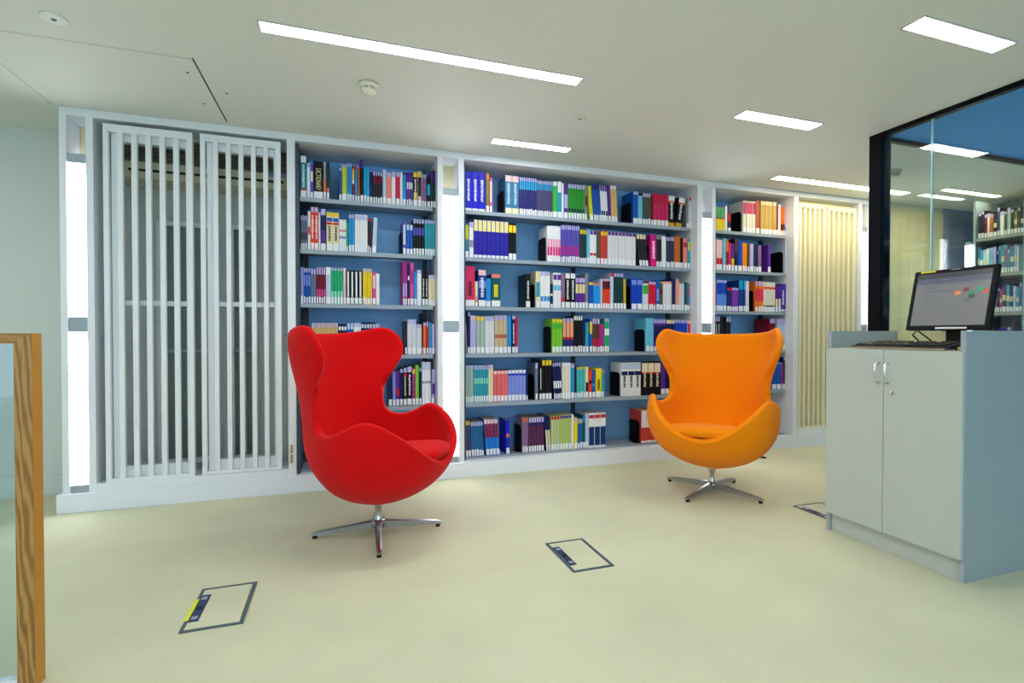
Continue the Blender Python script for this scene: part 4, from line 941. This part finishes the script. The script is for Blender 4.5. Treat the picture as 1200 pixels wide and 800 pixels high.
# cable loop and keyboard
MB().tube([(2.88, 1.80, 1.02), (2.82, 1.83, 1.075), (2.78, 1.825, 1.05), (2.80, 1.80, 1.01), (2.86, 1.79, .988), (2.95, 1.85, .988)], .004, black, 8).build('computer_cable')
tag(bpy.data.objects['computer_cable'], 'black cable looping behind the monitor stand on the cabinet', 'cable')
t = thing('keyboard', 'black computer keyboard lying on the cabinet top', 'keyboard', (2.487, 1.50, 0.984))
t.rotation_euler = (0, -0.13, 0)
kb = MB(); kb.bbox(0, .15, 0, .43, 0, .014, mat('keyboard_case', '#16171c', 0.4), .004)
kb.bbox(-0.006, 0.004, 0.0, .43, 0.0, .007, mat('keyboard_edge', '#a89878', 0.4), .002); kb.build('case', t)
kc = mat('key_cap', '#0c0c10', 0.45); kme = MB().bbox(-.0075, .0075, -.0078, .0078, 0, .006, kc, .0015).mesh('key')
for r in range(6):
    for k in range(20):
        if r == 5 and k % 5 == 4: continue
        link_mesh('key', kme, t, (.018+.022*r if r < 5 else .134, .024+.0202*k, .0142))
MB().tube([(2.56, 1.50, .988), (2.54, 1.475, .992), (2.60, 1.46, 1.0), (2.68, 1.47, .99), (2.8, 1.5, .988)], .006, mat('blue_strap', '#28306c', 0.6), 8).build('cord')
tag(bpy.data.objects['cord'], 'dark blue cord bunched at the right end of the keyboard', 'cord')
for k, (x, y) in enumerate(((2.53, 1.466), (2.505, 1.452))):
    o = MB().lathe([(.004, 0), (.008, .004), (.010, .010), (.006, .016), (.002, .018)], mat('yellow_token', '#c8bc4c', 0.4), 14).build('key_fob', loc=(x, y, .9825))
    tag(o, 'small yellow fob beside the keyboard, %s one' % ('farther left' if k == 0 else 'nearer the side panel'), 'fob')

# ---------------------------------------------------------------- floor boxes
def floor_box(cx, cy, w, d, rz, label, yellow):
    t = thing('floor_box', label, 'floor box', (cx, cy, 0.0), rz)
    fm = mat('floor_box_frame', '#4a5c64', 0.4)
    t_ = .011; f = MB(); hx, hy = w/2, d/2
    f.box(-hx, hx, -hy, -hy+t_, .0005, .005, fm).box(-hx, hx, hy-t_, hy, .0005, .005, fm).box(-hx, -hx+t_, -hy+t_, hy-t_, .0005, .005, fm).box(hx-t_*1.3, hx, -hy+t_, hy-t_, .0005, .005, fm)
    f.build('frame', t)
    MB().box(-hx+t_+.002, hx-t_*1.3-.002, -hy+t_+.002, hy-t_-.002, .0005, .004, carpet).build('lid', t)
    o = MB(); x0 = -hx+t_+.002; dk = mat('outlet_navy', '#1c2c5a', 0.4)
    o.bbox(x0, x0+.034, -hy*.62, hy*.62, .0042, .0065, dk, .001)
    for k in (-1, 0, 1): o.box(x0+.006, x0+.026, k*hy*.45-.014, k*hy*.45+.006, .0066, .0085, mat('outlet_grey', '#9aa6b8', 0.4) if k else black)
    o.build('cable_outlet', t)
    if yellow: MB().box(-hx-.004, -hx+.011, -hy*.55, hy*.45, .0052, .0062, mat('warning_yellow', '#e0e41c', 0.5)).build('yellow_strip', t)
floor_box(-.448, 2.214, .205, .325, 0, 'floor box with yellow strip set in the carpet, front left', True)
floor_box(1.066, 2.193, .205, .325, 0, 'floor box set in the carpet between the two egg chairs', False)
floor_box(2.725, 2.275, .22, .24, 0, 'floor box half hidden behind the cabinet desk', False)

# ---------------------------------------------------------------- ceiling fixtures
def ceiling_light(x0, x1, y0, y1, label, lm=None):
    t = thing('ceiling_light', label, 'light', ((x0+x1)/2, (y0+y1)/2, CEIL), group='recessed white ceiling strip lights')
    hx, hy = (x1-x0)/2, (y1-y0)/2; f = MB(); b = .008; tr_ = mat('light_trim', '#c9c9d4', 0.4)
    f.box(-hx-b, hx+b, -hy-b, -hy, -.004, -.0005, tr_).box(-hx-b, hx+b, hy, hy+b, -.004, -.0005, tr_).box(-hx-b, -hx, -hy, hy, -.004, -.0005, tr_).box(hx, hx+b, -hy, hy, -.004, -.0005, tr_)
    f.build('frame', t); MB().box(-hx, hx, -hy, hy, -.003, -.0005, lm or lampm).build('diffuser', t)
ceiling_light(-.33, 1.187, 2.405, 2.480, 'longest lit ceiling strip light, above the middle of the room')
ceiling_light(.985, 1.556, 3.328, 3.404, 'short lit ceiling strip light above the middle bookcase')
ceiling_light(2.285, 2.880, 2.440, 2.540, 'short lit ceiling strip light above the orange chair')
ceiling_light(3.48, 5.05, 3.345, 3.435, 'long lit ceiling strip light running behind the black column', warmm)
ceiling_light(2.320, 2.916, 1.488, 1.575, 'bright ceiling strip light above the computer at top right', warmm)
ceiling_light(5.24, 6.0, 3.15, 3.21, 'ceiling strip light seen through the glass partition', warmm)
# further lights of the same rows, outside the picture
for (a, b_, y, nm) in ((-3.6, -2.1, 2.44, 'far left'), (-3.6, -2.1, 0.5, 'left long'), (-0.3, 1.2, 0.5, 'overhead long'), (-3.0, -1.6, -1.4, 'rear left'), (-0.3, 1.2, -1.4, 'rear middle'), (2.3, 2.9, -1.4, 'rear short')):
    ceiling_light(a, b_, y, y+.08, '%s ceiling strip light in the rows behind the camera' % nm)
t = thing('smoke_detector', 'white domed smoke detector on the ceiling left of centre', 'smoke detector', (.14, 2.83, CEIL))
dm = mat('detector_plastic', '#e2dfcc', 0.4)
def detector(t):
    MB().lathe([(.052, -.001), (.054, -.010), (.050, -.020), (.046, -.024)], dm, 32).build('base', t)
    MB().lathe([(.040, -.024), (.038, -.034)], mat('detector_slot', '#1e201c', 0.7), 32).build('vent', t)
    r = MB()
    for k in range(8):
        a = 2*PI*k/8; r.box(.036, .043, -.004, .004, -.036, -.022, dm, M=Matrix.Rotation(a, 4, 'Z'))
    r.build('vent_rib', t)
    MB().lathe([(.042, -.029), (.043, -.031), (.042, -.0325)], dm, 32).build('middle_ring', t)
    MB().lathe([(.042, -.036), (.036, -.046), (.022, -.054), (.012, -.057), (.004, -.058)], dm, 32).build('dome', t)
detector(t)
t = thing('smoke_detector', 'smoke detector seen through the glass beside the black column', 'smoke detector', (4.26, 2.95, CEIL)); detector(t)
t = thing('ceiling_disc', 'round white ceiling disc at the top left corner', 'ceiling disc', (-1.147, 2.659, CEIL))
MB().lathe([(.048, -.0005), (.048, -.004), (.044, -.007)], mat('disc_white', '#eef2f2', 0.4), 40).build('plate', t)
MB().lathe([(.010, -.0072), (.009, -.010), (.004, -.012)], mat('disc_grey', '#707a78', 0.5), 20).build('nozzle', t)
t = thing('ceiling_disc', 'small pale round cap on the ceiling near the long light', 'ceiling disc', (1.394, 2.848, CEIL))
MB().lathe([(.034, -.0005), (.033, -.004), (.026, -.006)], dm, 32).build('plate', t)
MB().lathe([(.007, -.0062), (.006, -.010)], mat('disc_grey', '#707a78', 0.5), 16).build('nozzle', t)
for k, (x, y) in enumerate(((-.74, 2.99), (-.75, 3.36))):
    o = MB().lathe([(.006, -.0005), (.006, -.002)], seam, 14).build('ceiling_screw', loc=(x, y, CEIL))
    tag(o, 'small dark screw head beside the ceiling seam, %s one' % ('front' if k == 0 else 'rear'), 'screw')
o = MB().lathe([(.008, -.0005), (.008, -.002)], mat('disc_grey', '#707a78', 0.5), 14).build('ceiling_screw', loc=(-.60, 3.18, CEIL)); tag(o, 'small grey plug in the ceiling right of the seam', 'plug')

# ---------------------------------------------------------------- glass room
struct(MB().box(3.372, 3.452, 2.42, 2.50, 0, CEIL-.0005, col_m).build('column'))
struct(MB().box(3.4525, 3.478, 2.43, 2.49, 0, CEIL-.0005, tealm).build('column_edge'))
struct(MB().box(3.372, 3.412, -3.4, 2.419, CEIL-.03, CEIL-.0005, col_m).build('head_channel'))
struct(MB().box(3.479, 8.8, 2.455, 2.485, CEIL-.03, CEIL-.0005, col_m).build('head_channel'))
struct(MB().box(3.414, 8.8, -3.4, 2.454, CEIL-.004, CEIL-.0006, bluec).build('ceiling_glass_room'))
ys = [2.418, 2.125, 0.9, -0.3, -1.6, -3.2]
for k in range(len(ys)-1):
    w = struct(MB().box(3.388, 3.398, ys[k+1]+.004, ys[k]-.004, .012, CEIL-.03, glass).build('window_%d' % (6+k)))
    MB().box(3.3865, 3.3995, ys[k+1]-.0035, ys[k+1]+.0035, .012, CEIL-.03, glassedge).build('joint', w)
xs = [3.479, 4.985, 6.5, 8.0]
for k in range(3):
    w = struct(MB().box(xs[k]+.004, xs[k+1]-.004, 2.465, 2.475, .012, CEIL-.03, glass).build('window_%d' % (11+k)))
    MB().box(xs[k+1]-.0035, xs[k+1]+.0035, 2.4635, 2.4765, .012, CEIL-.03, glassedge).build('joint', w)

# ---------------------------------------------------------------- oak framed glass screen at left
t = thing('glass_balustrade', 'oak framed glass balustrade at the left edge of the picture', 'balustrade', (-.908, 1.862, 0))
def mesh_obj(nm, poly, y0, y1, m_):   # poly in x,z
    MB().prism(poly, y0, y1, m_, M=Matrix(((1, 0, 0, 0), (0, 0, 1, 0), (0, 1, 0, 0), (0, 0, 0, 1)))).build(nm, t)
mesh_obj('post', [(0, 0), (.042, 0), (.042, 1.055), (0, 1.025)], 0, .003, oakd)
mesh_obj('post_core', [(0, 0), (.042, 0), (.042, 1.055), (0, 1.025)], .003, .055, oaks)
mesh_obj('top_rail', [(-1.6, 1.025), (-.0005, 1.025), (.0415, 1.055), (-1.6, 1.055)], 0, .055, oakh)
MB().box(-1.6, -.0005, .022, .032, .03, 1.024, glassb).build('glass_pane', t)
MB().box(-.006, -.0006, .0215, .0325, .03, 1.024, glassedge).build('glass_edge', t)
MB().bbox(-1.6, -.0006, .012, .045, 0, .03, white, .002).build('bottom_rail', t)
